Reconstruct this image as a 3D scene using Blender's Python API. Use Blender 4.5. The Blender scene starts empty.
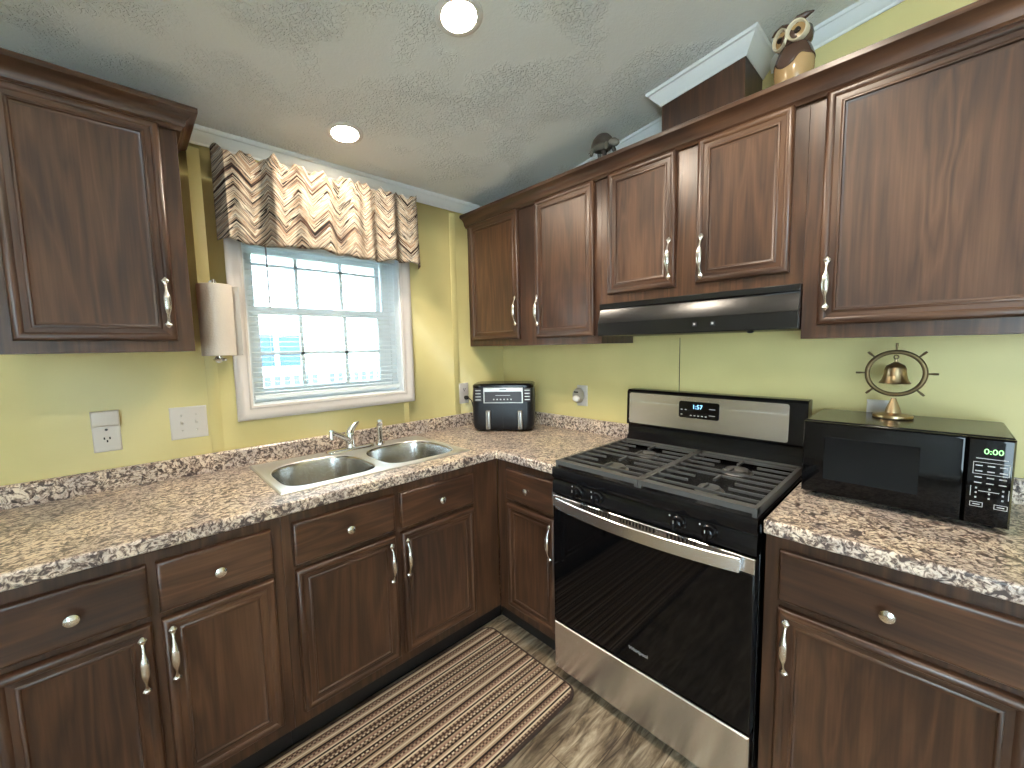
import bpy, bmesh, math, random
from mathutils import Vector, Matrix, noise
PI = math.pi
random.seed(7)
sc = bpy.context.scene
col = sc.collection

# ------------------------------------------------------------------ camera, sky, exposure
CAM = Vector((-1.8828, -2.0683, 1.4024))
YAW, PITCH, ROLL, FPX = 0.81195, -0.09068, -0.01995, 406.36
fw = Vector((math.cos(PITCH)*math.cos(YAW), math.cos(PITCH)*math.sin(YAW), math.sin(PITCH)))
r0 = Vector((math.sin(YAW), -math.cos(YAW), 0)); u0 = r0.cross(fw)
rv = r0*math.cos(ROLL) + u0*math.sin(ROLL); uv_ = u0*math.cos(ROLL) - r0*math.sin(ROLL)
cd = bpy.data.cameras.new('camera'); cam = bpy.data.objects.new('camera', cd); col.objects.link(cam)
cam.matrix_world = Matrix(((rv.x, uv_.x, -fw.x, CAM.x), (rv.y, uv_.y, -fw.y, CAM.y), (rv.z, uv_.z, -fw.z, CAM.z), (0, 0, 0, 1)))
cd.sensor_fit = 'HORIZONTAL'; cd.sensor_width = 36.0; cd.lens = FPX*36.0/1024.0; cd.clip_start = 0.02
sc.camera = cam

world = bpy.data.worlds.new('sky'); sc.world = world; world.use_nodes = True
bgn = world.node_tree.nodes['Background']
bgn.inputs['Color'].default_value = (0.75, 0.905, 1.0, 1); bgn.inputs['Strength'].default_value = 13.5
LAMP = 290.0
LAMP_COL = (1.0, 0.86, 0.69)
vs = sc.view_settings
vs.view_transform = 'Standard'; vs.look = 'None'; vs.exposure = 0.68; vs.gamma = 1.0; vs.use_curve_mapping = False
sc.cycles.caustics_reflective = False; sc.cycles.caustics_refractive = False
sc.cycles.sample_clamp_indirect = 6.0
sc.cycles.max_bounces = 10; sc.cycles.diffuse_bounces = 6

sun = bpy.data.lights.new('sun', 'SUN'); sun.energy = 6.0; sun.angle = 0.01; sun.color = (1, .95, .88)
suno = bpy.data.objects.new('sun', sun); col.objects.link(suno)
suno.rotation_euler = (math.radians(30), math.radians(42), 0)      # high sun on the neighbour's wall, from behind the house

# ------------------------------------------------------------------ materials
def nt(name):
    m = bpy.data.materials.new(name); m.use_nodes = True
    t = m.node_tree; return m, t, t.nodes['Principled BSDF']
def N(t, kind, **kw):
    n = t.nodes.new(kind)
    for k, v in kw.items(): setattr(n, k, v)
    return n
def L(t, a, b): t.links.new(a, b)
def rgb(*c): return (c[0], c[1], c[2], 1)
def srgb(r, g, b):
    f = lambda c: (c/255/12.92 if c/255 <= .04045 else ((c/255+.055)/1.055)**2.4)
    return (f(r), f(g), f(b), 1)
def plain(name, c, rough=.5, metal=0, spec=.5, emit=None, es=0, coat=0):
    m, t, p = nt(name)
    p.inputs['Base Color'].default_value = c; p.inputs['Roughness'].default_value = rough; p.inputs['Metallic'].default_value = metal
    p.inputs['Specular IOR Level'].default_value = spec
    if coat: p.inputs['Coat Weight'].default_value = coat; p.inputs['Coat Roughness'].default_value = .06
    if emit: p.inputs['Emission Color'].default_value = emit; p.inputs['Emission Strength'].default_value = es
    return m
def ramp(t, stops, interp='LINEAR'):
    n = N(t, 'ShaderNodeValToRGB'); e = n.color_ramp; e.interpolation = interp
    while len(e.elements) > 1: e.elements.remove(e.elements[-1])
    e.elements[0].position = stops[0][0]; e.elements[0].color = stops[0][1]
    for p, c in stops[1:]:
        k = e.elements.new(p); k.color = c
    return n
def coords(t, scale, rnd=True, kind='Object'):
    tc = N(t, 'ShaderNodeTexCoord'); mp = N(t, 'ShaderNodeMapping'); mp.inputs['Scale'].default_value = scale
    if rnd:
        oi = N(t, 'ShaderNodeObjectInfo'); mu = N(t, 'ShaderNodeMath', operation='MULTIPLY'); mu.inputs[1].default_value = 7.3
        L(t, oi.outputs['Random'], mu.inputs[0])
        ad = N(t, 'ShaderNodeVectorMath', operation='ADD'); L(t, tc.outputs[kind], ad.inputs[0]); L(t, mu.outputs[0], ad.inputs[1])
        L(t, ad.outputs[0], mp.inputs['Vector'])
    else: L(t, tc.outputs[kind], mp.inputs['Vector'])
    return mp.outputs['Vector']
def bump(t, p, h, strength, dist=.002):
    b = N(t, 'ShaderNodeBump'); b.inputs['Strength'].default_value = strength; b.inputs['Distance'].default_value = dist
    L(t, h, b.inputs['Height']); L(t, b.outputs['Normal'], p.inputs['Normal'])

def wood(name, along, dark=1.0):
    m, t, p = nt(name)
    s1 = {'z': (9, 9, .9), 'h': (.9, .9, 9)}[along]
    s2 = {'z': (160, 160, 5), 'h': (5, 5, 160)}[along]
    a = N(t, 'ShaderNodeTexNoise'); a.inputs['Scale'].default_value = 1.0; a.inputs['Detail'].default_value = 3; a.inputs['Distortion'].default_value = .6
    L(t, coords(t, s1), a.inputs['Vector'])
    mul = N(t, 'ShaderNodeMath', operation='MULTIPLY'); mul.inputs[1].default_value = 14.0; L(t, a.outputs['Fac'], mul.inputs[0])
    fr = N(t, 'ShaderNodeMath', operation='PINGPONG'); fr.inputs[1].default_value = 1.0; L(t, mul.outputs[0], fr.inputs[0])
    b = N(t, 'ShaderNodeTexNoise'); b.inputs['Scale'].default_value = 1.0; b.inputs['Detail'].default_value = 4
    L(t, coords(t, s2), b.inputs['Vector'])
    g = N(t, 'ShaderNodeTexNoise'); g.inputs['Scale'].default_value = 2.2; g.inputs['Detail'].default_value = 2
    L(t, coords(t, (1, 1, 1)), g.inputs['Vector'])
    x1 = N(t, 'ShaderNodeMath', operation='MULTIPLY_ADD'); x1.inputs[1].default_value = .20; L(t, fr.outputs[0], x1.inputs[0])
    x2 = N(t, 'ShaderNodeMath', operation='MULTIPLY_ADD'); x2.inputs[1].default_value = .30; L(t, b.outputs['Fac'], x2.inputs[0])
    x3 = N(t, 'ShaderNodeMath', operation='MULTIPLY'); x3.inputs[1].default_value = .62; L(t, g.outputs['Fac'], x3.inputs[0])
    L(t, x3.outputs[0], x2.inputs[2]); L(t, x2.outputs[0], x1.inputs[2])
    k = dark
    rp = ramp(t, [(.30, rgb(.022*k, .0098*k, .0064*k)), (.50, rgb(.056*k, .0245*k, .0130*k)), (.64, rgb(.092*k, .041*k, .0208*k)), (.80, rgb(.140*k, .068*k, .035*k))])
    L(t, x1.outputs[0], rp.inputs['Fac']); L(t, rp.outputs['Color'], p.inputs['Base Color'])
    p.inputs['Roughness'].default_value = .32; p.inputs['Specular IOR Level'].default_value = .55
    bump(t, p, b.outputs['Fac'], .12, .001)
    return m

M = {}
M['wood'] = wood('dark_wood', 'z', .88); M['woodh'] = wood('dark_wood_cross', 'h', .88)
M['wood_in'] = plain('cabinet_underside', rgb(.30, .20, .13), .6)
M['kick'] = plain('toe_kick_black', rgb(.012, .009, .008), .6)

def granite():
    m, t, p = nt('granite_laminate')
    v = coords(t, (1, 1, 1), False)
    wv = N(t, 'ShaderNodeTexNoise'); wv.inputs['Scale'].default_value = 14; wv.inputs['Detail'].default_value = 2; L(t, v, wv.inputs['Vector'])
    mx = N(t, 'ShaderNodeVectorMath', operation='MULTIPLY_ADD'); mx.inputs[1].default_value = (.05, .05, .05); L(t, wv.outputs['Color'], mx.inputs[0]); L(t, v, mx.inputs[2])
    a = N(t, 'ShaderNodeTexNoise'); a.inputs['Scale'].default_value = 84; a.inputs['Detail'].default_value = 6; a.inputs['Roughness'].default_value = .62; a.inputs['Distortion'].default_value = .8
    L(t, mx.outputs[0], a.inputs['Vector'])
    rp = ramp(t, [(.30, rgb(.030, .023, .020)), (.40, rgb(.105, .074, .064)), (.455, rgb(.29, .218, .182)), (.51, rgb(.58, .485, .405)), (.58, rgb(.86, .77, .665)), (.70, rgb(.46, .42, .41))])
    L(t, a.outputs['Fac'], rp.inputs['Fac'])
    b = N(t, 'ShaderNodeTexNoise'); b.inputs['Scale'].default_value = 34; b.inputs['Detail'].default_value = 5; b.inputs['Distortion'].default_value = 1.6
    L(t, v, b.inputs['Vector'])
    rb = ramp(t, [(.36, rgb(1, 1, 1)), (.45, rgb(0, 0, 0))]); L(t, b.outputs['Fac'], rb.inputs['Fac'])
    mixd = N(t, 'ShaderNodeMix', data_type='RGBA'); L(t, rb.outputs['Color'], mixd.inputs[0])
    L(t, rp.outputs['Color'], mixd.inputs[6]); mixd.inputs[7].default_value = rgb(.080, .060, .057)
    c = N(t, 'ShaderNodeTexNoise'); c.inputs['Scale'].default_value = 9; c.inputs['Detail'].default_value = 3; L(t, v, c.inputs['Vector'])
    rc = ramp(t, [(.40, rgb(.82, .80, .82)), (.62, rgb(1.06, 1.02, .96))]); L(t, c.outputs['Fac'], rc.inputs['Fac'])
    mm = N(t, 'ShaderNodeMix', data_type='RGBA', blend_type='MULTIPLY'); mm.inputs[0].default_value = 1
    L(t, mixd.outputs[2], mm.inputs[6]); L(t, rc.outputs['Color'], mm.inputs[7]); L(t, mm.outputs[2], p.inputs['Base Color'])
    p.inputs['Roughness'].default_value = .30
    return m
M['granite'] = granite()

def wallpaint(name, c, bs=.15, scale=140):
    m, t, p = nt(name)
    n = N(t, 'ShaderNodeTexNoise'); n.inputs['Scale'].default_value = scale; n.inputs['Detail'].default_value = 3; L(t, coords(t, (1, 1, 1), False), n.inputs['Vector'])
    n2 = N(t, 'ShaderNodeTexNoise'); n2.inputs['Scale'].default_value = 3; L(t, coords(t, (1, 1, 1), False), n2.inputs['Vector'])
    rp = ramp(t, [(.35, rgb(c[0]*.95, c[1]*.95, c[2]*.94)), (.65, rgb(c[0]*1.04, c[1]*1.04, c[2]*1.04))]); L(t, n2.outputs['Fac'], rp.inputs['Fac'])
    L(t, rp.outputs['Color'], p.inputs['Base Color']); p.inputs['Roughness'].default_value = .42
    bump(t, p, n.outputs['Fac'], bs, .001); return m
M['wall'] = wallpaint('yellow_wall_panel', (.64, .545, .240))
M['cream'] = wallpaint('pale_wall', (.80, .79, .76))
M['white'] = plain('white_paint', rgb(.78, .78, .76), .4)
M['vinyl'] = plain('white_vinyl', rgb(.80, .86, .90), .35)
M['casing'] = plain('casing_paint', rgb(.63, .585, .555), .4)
def slatmat():
    m, t, p = nt('blind_slat_vinyl'); p.inputs['Base Color'].default_value = rgb(.82, .85, .86); p.inputs['Roughness'].default_value = .4
    tr = N(t, 'ShaderNodeBsdfTranslucent'); tr.inputs['Color'].default_value = rgb(.80, .86, .88); ms = N(t, 'ShaderNodeMixShader'); ms.inputs[0].default_value = .45
    L(t, p.outputs[0], ms.inputs[1]); L(t, tr.outputs[0], ms.inputs[2]); L(t, ms.outputs[0], t.nodes['Material Output'].inputs['Surface']); return m
M['slat'] = slatmat()
M['plate'] = plain('white_plastic', rgb(.62, .575, .53), .35)

def ceiling():
    m, t, p = nt('ceiling_texture')
    v = coords(t, (1, 1, 1), False)
    a = N(t, 'ShaderNodeTexNoise'); a.inputs['Scale'].default_value = 58; a.inputs['Detail'].default_value = 4; a.inputs['Distortion'].default_value = 1.4; L(t, v, a.inputs['Vector'])
    b = N(t, 'ShaderNodeTexNoise'); b.inputs['Scale'].default_value = 3.4; b.inputs['Detail'].default_value = 2; L(t, v, b.inputs['Vector'])
    ra = ramp(t, [(.44, rgb(0, 0, 0)), (.56, rgb(1, 1, 1))]); L(t, a.outputs['Fac'], ra.inputs['Fac'])
    rb = ramp(t, [(.45, rgb(.04, .04, .04)), (.60, rgb(1, 1, 1))]); L(t, b.outputs['Fac'], rb.inputs['Fac'])
    mu = N(t, 'ShaderNodeMath', operation='MULTIPLY'); L(t, ra.outputs['Color'], mu.inputs[0]); L(t, rb.outputs['Color'], mu.inputs[1])
    p.inputs['Base Color'].default_value = rgb(.80, .81, .785); p.inputs['Roughness'].default_value = .8
    bump(t, p, mu.outputs[0], .9, .005); return m
M['ceiling'] = ceiling()

def floorwood():
    m, t, p = nt('weathered_plank_vinyl')
    v = coords(t, (1, 1, 1), False)
    br = N(t, 'ShaderNodeTexBrick'); br.offset = .37; br.inputs['Scale'].default_value = 1.0
    br.inputs['Brick Width'].default_value = .92; br.inputs['Row Height'].default_value = .15; br.inputs['Mortar Size'].default_value = .0012
    br.inputs['Color1'].default_value = rgb(.55, .54, .52); br.inputs['Color2'].default_value = rgb(1.2, 1.16, 1.10); br.inputs['Mortar'].default_value = rgb(.25, .22, .2)
    L(t, v, br.inputs['Vector'])
    a = N(t, 'ShaderNodeTexNoise'); a.inputs['Scale'].default_value = 1; a.inputs['Detail'].default_value = 10; a.inputs['Distortion'].default_value = .6; a.inputs['Roughness'].default_value = .70
    L(t, coords(t, (5, 30, 20), False), a.inputs['Vector'])
    rp = ramp(t, [(.35, rgb(.060, .042, .028)), (.45, rgb(.23, .175, .12)), (.53, rgb(.42, .34, .25)), (.64, rgb(.70, .61, .48))]); L(t, a.outputs['Fac'], rp.inputs['Fac'])
    mm = N(t, 'ShaderNodeMix', data_type='RGBA', blend_type='MULTIPLY'); mm.inputs[0].default_value = 1
    L(t, rp.outputs['Color'], mm.inputs[6]); L(t, br.outputs['Color'], mm.inputs[7]); L(t, mm.outputs[2], p.inputs['Base Color'])
    p.inputs['Roughness'].default_value = .42
    bump(t, p, a.outputs['Fac'], .2, .002); return m
M['floor'] = floorwood()

def rugmat():
    m, t, p = nt('striped_rug_weave')
    tc = N(t, 'ShaderNodeTexCoord'); sp = N(t, 'ShaderNodeSeparateXYZ'); L(t, tc.outputs['Object'], sp.inputs[0])
    # woven stripes across the rug: repeating band of cords
    sc1 = N(t, 'ShaderNodeMath', operation='MULTIPLY'); sc1.inputs[1].default_value = 1/.215; L(t, sp.outputs['Y'], sc1.inputs[0])
    fr = N(t, 'ShaderNodeMath', operation='FRACT'); L(t, sc1.outputs[0], fr.inputs[0])
    DK, BR, TN, CR, RS, BK = rgb(.060, .036, .028), rgb(.20, .115, .080), rgb(.42, .30, .21), rgb(.70, .58, .43), rgb(.36, .22, .165), rgb(.018, .012, .011)
    seq = [BK, TN, CR, TN, RS, TN, BR, CR, TN, BK, TN, RS, CR, BK, CR, TN, BK, TN, CR, RS, TN, BK, CR, TN, DK, TN, CR, BK, CR, RS, TN, BR]
    rp = ramp(t, [(i/len(seq), c) for i, c in enumerate(seq)], 'CONSTANT'); L(t, fr.outputs[0], rp.inputs['Fac'])
    # braided cords: broken along their length in some rows
    wx = N(t, 'ShaderNodeMath', operation='MULTIPLY'); wx.inputs[1].default_value = 62; L(t, sp.outputs['X'], wx.inputs[0])
    rowi = N(t, 'ShaderNodeMath', operation='MULTIPLY'); rowi.inputs[1].default_value = 32; L(t, fr.outputs[0], rowi.inputs[0])
    rf = N(t, 'ShaderNodeMath', operation='FLOOR'); L(t, rowi.outputs[0], rf.inputs[0])
    rh = N(t, 'ShaderNodeMath', operation='MULTIPLY_ADD'); rh.inputs[1].default_value = .5; L(t, rf.outputs[0], rh.inputs[0]); L(t, wx.outputs[0], rh.inputs[2])
    sw = N(t, 'ShaderNodeMath', operation='FRACT'); L(t, rh.outputs[0], sw.inputs[0])
    st = N(t, 'ShaderNodeMath', operation='GREATER_THAN'); st.inputs[1].default_value = .55; L(t, sw.outputs[0], st.inputs[0])
    rsel = ramp(t, [(0, rgb(0, 0, 0)), (4/32, rgb(1, 1, 1)), (7/32, rgb(0, 0, 0)), (11/32, rgb(1, 1, 1)), (13/32, rgb(0, 0, 0)), (16/32, rgb(1, 1, 1)), (19/32, rgb(0, 0, 0)), (22/32, rgb(1, 1, 1)), (26/32, rgb(0, 0, 0)), (30/32, rgb(1, 1, 1))], 'CONSTANT')
    L(t, fr.outputs[0], rsel.inputs['Fac'])
    mu = N(t, 'ShaderNodeMath', operation='MULTIPLY'); L(t, st.outputs[0], mu.inputs[0]); L(t, rsel.outputs['Color'], mu.inputs[1])
    mx = N(t, 'ShaderNodeMix', data_type='RGBA'); L(t, mu.outputs[0], mx.inputs[0]); L(t, rp.outputs['Color'], mx.inputs[6]); mx.inputs[7].default_value = rgb(.10, .06, .045)
    L(t, mx.outputs[2], p.inputs['Base Color']); p.inputs['Roughness'].default_value = .9; p.inputs['Specular IOR Level'].default_value = .15
    hr = N(t, 'ShaderNodeMath', operation='FRACT'); L(t, rowi.outputs[0], hr.inputs[0])
    pp = N(t, 'ShaderNodeMath', operation='PINGPONG'); pp.inputs[1].default_value = .5; L(t, hr.outputs[0], pp.inputs[0])
    bump(t, p, pp.outputs[0], .7, .004); return m
M['rug'] = rugmat()
M['rug_edge'] = plain('rug_binding', rgb(.045, .026, .020), .9)

def chevron():
    m, t, p = nt('chevron_fabric')
    tc = N(t, 'ShaderNodeTexCoord'); sp = N(t, 'ShaderNodeSeparateXYZ'); L(t, tc.outputs['UV'], sp.inputs[0])
    uw = N(t, 'ShaderNodeMath', operation='PINGPONG'); uw.inputs[1].default_value = .066; L(t, sp.outputs['X'], uw.inputs[0])
    ad = N(t, 'ShaderNodeMath', operation='MULTIPLY_ADD'); ad.inputs[1].default_value = -1.0; L(t, uw.outputs[0], ad.inputs[0]); L(t, sp.outputs['Y'], ad.inputs[2])
    cv = N(t, 'ShaderNodeCombineXYZ'); L(t, ad.outputs[0], cv.inputs['Y'])
    xs = N(t, 'ShaderNodeMath', operation='MULTIPLY'); xs.inputs[1].default_value = .05; L(t, sp.outputs['X'], xs.inputs[0]); L(t, xs.outputs[0], cv.inputs['X'])
    n = N(t, 'ShaderNodeTexNoise'); n.inputs['Scale'].default_value = 30; n.inputs['Detail'].default_value = 3; n.inputs['Roughness'].default_value = .6; L(t, cv.outputs[0], n.inputs['Vector'])
    cr, tn, br, gy, bk = rgb(.58, .515, .41), rgb(.30, .20, .13), rgb(.12, .066, .044), rgb(.19, .175, .165), rgb(.016, .012, .011)
    rp = ramp(t, [(0, bk), (.37, br), (.395, gy), (.41, tn), (.435, cr), (.448, bk), (.477, cr), (.497, tn), (.52, cr), (.535, gy), (.55, cr), (.562, bk), (.588, br), (.61, cr), (.64, tn), (.675, bk)], 'CONSTANT')
    L(t, n.outputs['Fac'], rp.inputs['Fac']); L(t, rp.outputs['Color'], p.inputs['Base Color'])
    p.inputs['Roughness'].default_value = .85; p.inputs['Specular IOR Level'].default_value = .2
    tr = N(t, 'ShaderNodeBsdfTranslucent'); L(t, rp.outputs['Color'], tr.inputs['Color'])
    ms = N(t, 'ShaderNodeMixShader'); ms.inputs[0].default_value = .09
    L(t, p.outputs[0], ms.inputs[1]); L(t, tr.outputs[0], ms.inputs[2]); L(t, ms.outputs[0], t.nodes['Material Output'].inputs['Surface'])
    return m
M['chevron'] = chevron()

def brushed(name, c, rough, vec):
    m, t, p = nt(name)
    n = N(t, 'ShaderNodeTexNoise'); n.inputs['Scale'].default_value = 1; n.inputs['Detail'].default_value = 3; L(t, coords(t, vec, False), n.inputs['Vector'])
    rp = ramp(t, [(.3, rgb(rough*.85, 0, 0)), (.7, rgb(rough*1.15, 0, 0))]); L(t, n.outputs['Fac'], rp.inputs['Fac'])
    s2 = N(t, 'ShaderNodeSeparateColor'); L(t, rp.outputs['Color'], s2.inputs[0]); L(t, s2.outputs[0], p.inputs['Roughness'])
    p.inputs['Base Color'].default_value = c; p.inputs['Metallic'].default_value = 1
    bump(t, p, n.outputs['Fac'], .05, .001)
    return m
M['steel'] = brushed('brushed_steel', rgb(.62, .61, .60), .30, (4, 4, 400))
def aniso(name, c, rough, an):
    m, t, p = nt(name); p.inputs['Base Color'].default_value = c; p.inputs['Metallic'].default_value = 1; p.inputs['Roughness'].default_value = rough
    p.inputs['Anisotropic'].default_value = an; p.inputs['Anisotropic Rotation'].default_value = .25; tg = N(t, 'ShaderNodeTangent', direction_type='RADIAL', axis='Z'); L(t, tg.outputs[0], p.inputs['Tangent'])
    n = N(t, 'ShaderNodeTexNoise'); n.inputs['Scale'].default_value = 1; n.inputs['Detail'].default_value = 2; L(t, coords(t, (6, 6, 900), False), n.inputs['Vector'])
    bump(t, p, n.outputs['Fac'], .03, .0006); return m
M['steel'] = aniso('brushed_steel', rgb(.74, .745, .76), .27, .75)
M['steel_v'] = brushed('brushed_steel_sink', rgb(.56, .55, .53), .21, (300, 300, 6))
M['chrome'] = plain('chrome', rgb(.82, .82, .82), .08, 1)
M['nickel'] = plain('satin_nickel', rgb(.72, .69, .65), .22, 1)
M['brass'] = plain('aged_brass', rgb(.16, .115, .06), .42, 1)
M['brass_hi'] = plain('polished_brass', rgb(.42, .31, .18), .30, 1)
M['black'] = plain('black_enamel', rgb(.006, .006, .007), .18, 0, .28)
M['blackm'] = plain('black_matte', rgb(.010, .010, .011), .45, 0, .3)
M['blackg'] = plain('black_glass', rgb(.003, .003, .0035), .05, 0, .26)
M['iron'] = plain('cast_iron', rgb(.075, .075, .076), .40, 0, .5)
M['alum'] = plain('burner_aluminium', rgb(.24, .235, .23), .42, 1)
M['hood'] = plain('black_hood', rgb(.009, .009, .009), .24)
M['keys'] = plain('printed_legend', rgb(.45, .45, .45), .5)
M['led_b'] = plain('blue_display', rgb(.01, .02, .04), .4, emit=rgb(.25, .62, 1.0), es=2.2)
M['led_g'] = plain('green_display', rgb(.01, .03, .01), .4, emit=rgb(.35, 1.0, .30), es=1.6)
M['paper'] = wallpaint('paper_towel', (.60, .535, .465), .8, 160)
M['paper_thin'] = plain('paper_sheet', rgb(.62, .60, .57), .8)
M['fryer'] = plain('fryer_black', rgb(.008, .009, .012), .34, 0, .3)
M['fryer_glass'] = plain('fryer_display', rgb(.035, .030, .034), .30, 0, .25)
M['silver'] = plain('silver_plastic', rgb(.44, .42, .39), .35, .6)
M['lamp'] = plain('lamp_lens', rgb(.9, .9, .9), .5, emit=rgb(*LAMP_COL), es=LAMP)
M['lamp_trim'] = plain('lamp_trim', rgb(.74, .72, .68), .4)
M['owl_b'] = plain('owl_brown_glaze', rgb(.075, .040, .028), .22)
M['owl_t'] = wallpaint('owl_tan_glaze', (.40, .255, .115), .1, 40); M['owl_t'].node_tree.nodes['Principled BSDF'].inputs['Roughness'].default_value = .2
M['owl_w'] = plain('owl_cream_glaze', rgb(.62, .54, .38), .25)
M['pupil'] = plain('owl_pupil', rgb(.01, .007, .005), .1)
M['shell'] = wallpaint('turtle_shell', (.050, .042, .036), .4, 60)
M['turtle'] = plain('turtle_skin', rgb(.11, .105, .085), .5)
M['siding'] = None
def glass():
    m = bpy.data.materials.new('window_glass'); m.use_nodes = True; t = m.node_tree; t.nodes.clear()
    o = N(t, 'ShaderNodeOutputMaterial'); a = N(t, 'ShaderNodeBsdfTransparent'); b = N(t, 'ShaderNodeBsdfGlossy'); b.inputs['Roughness'].default_value = .02
    f = N(t, 'ShaderNodeFresnel'); f.inputs['IOR'].default_value = 1.45; ms = N(t, 'ShaderNodeMixShader')
    a.inputs['Color'].default_value = rgb(.93, .97, .98)
    L(t, f.outputs[0], ms.inputs[0]); L(t, a.outputs[0], ms.inputs[1]); L(t, b.outputs[0], ms.inputs[2]); L(t, ms.outputs[0], o.inputs['Surface']); return m
M['glass'] = glass()
def siding():
    m, t, p = nt('white_siding')
    tc = N(t, 'ShaderNodeTexCoord'); sp = N(t, 'ShaderNodeSeparateXYZ'); L(t, tc.outputs['Object'], sp.inputs[0])
    mu = N(t, 'ShaderNodeMath', operation='MULTIPLY'); mu.inputs[1].default_value = 8; L(t, sp.outputs['Z'], mu.inputs[0])
    fr = N(t, 'ShaderNodeMath', operation='FRACT'); L(t, mu.outputs[0], fr.inputs[0])
    p.inputs['Base Color'].default_value = rgb(.80, .81, .82); p.inputs['Roughness'].default_value = .6
    bump(t, p, fr.outputs[0], .5, .02); return m
M['siding'] = siding()
M['darkpane'] = plain('neighbour_pane', rgb(.028, .060, .095), .35, 0, .2)
M['deckwood'] = plain('deck_wood', rgb(.75, .75, .74), .7)
M['grass'] = wallpaint('lawn', (.20, .24, .12), .5, 30)

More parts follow.
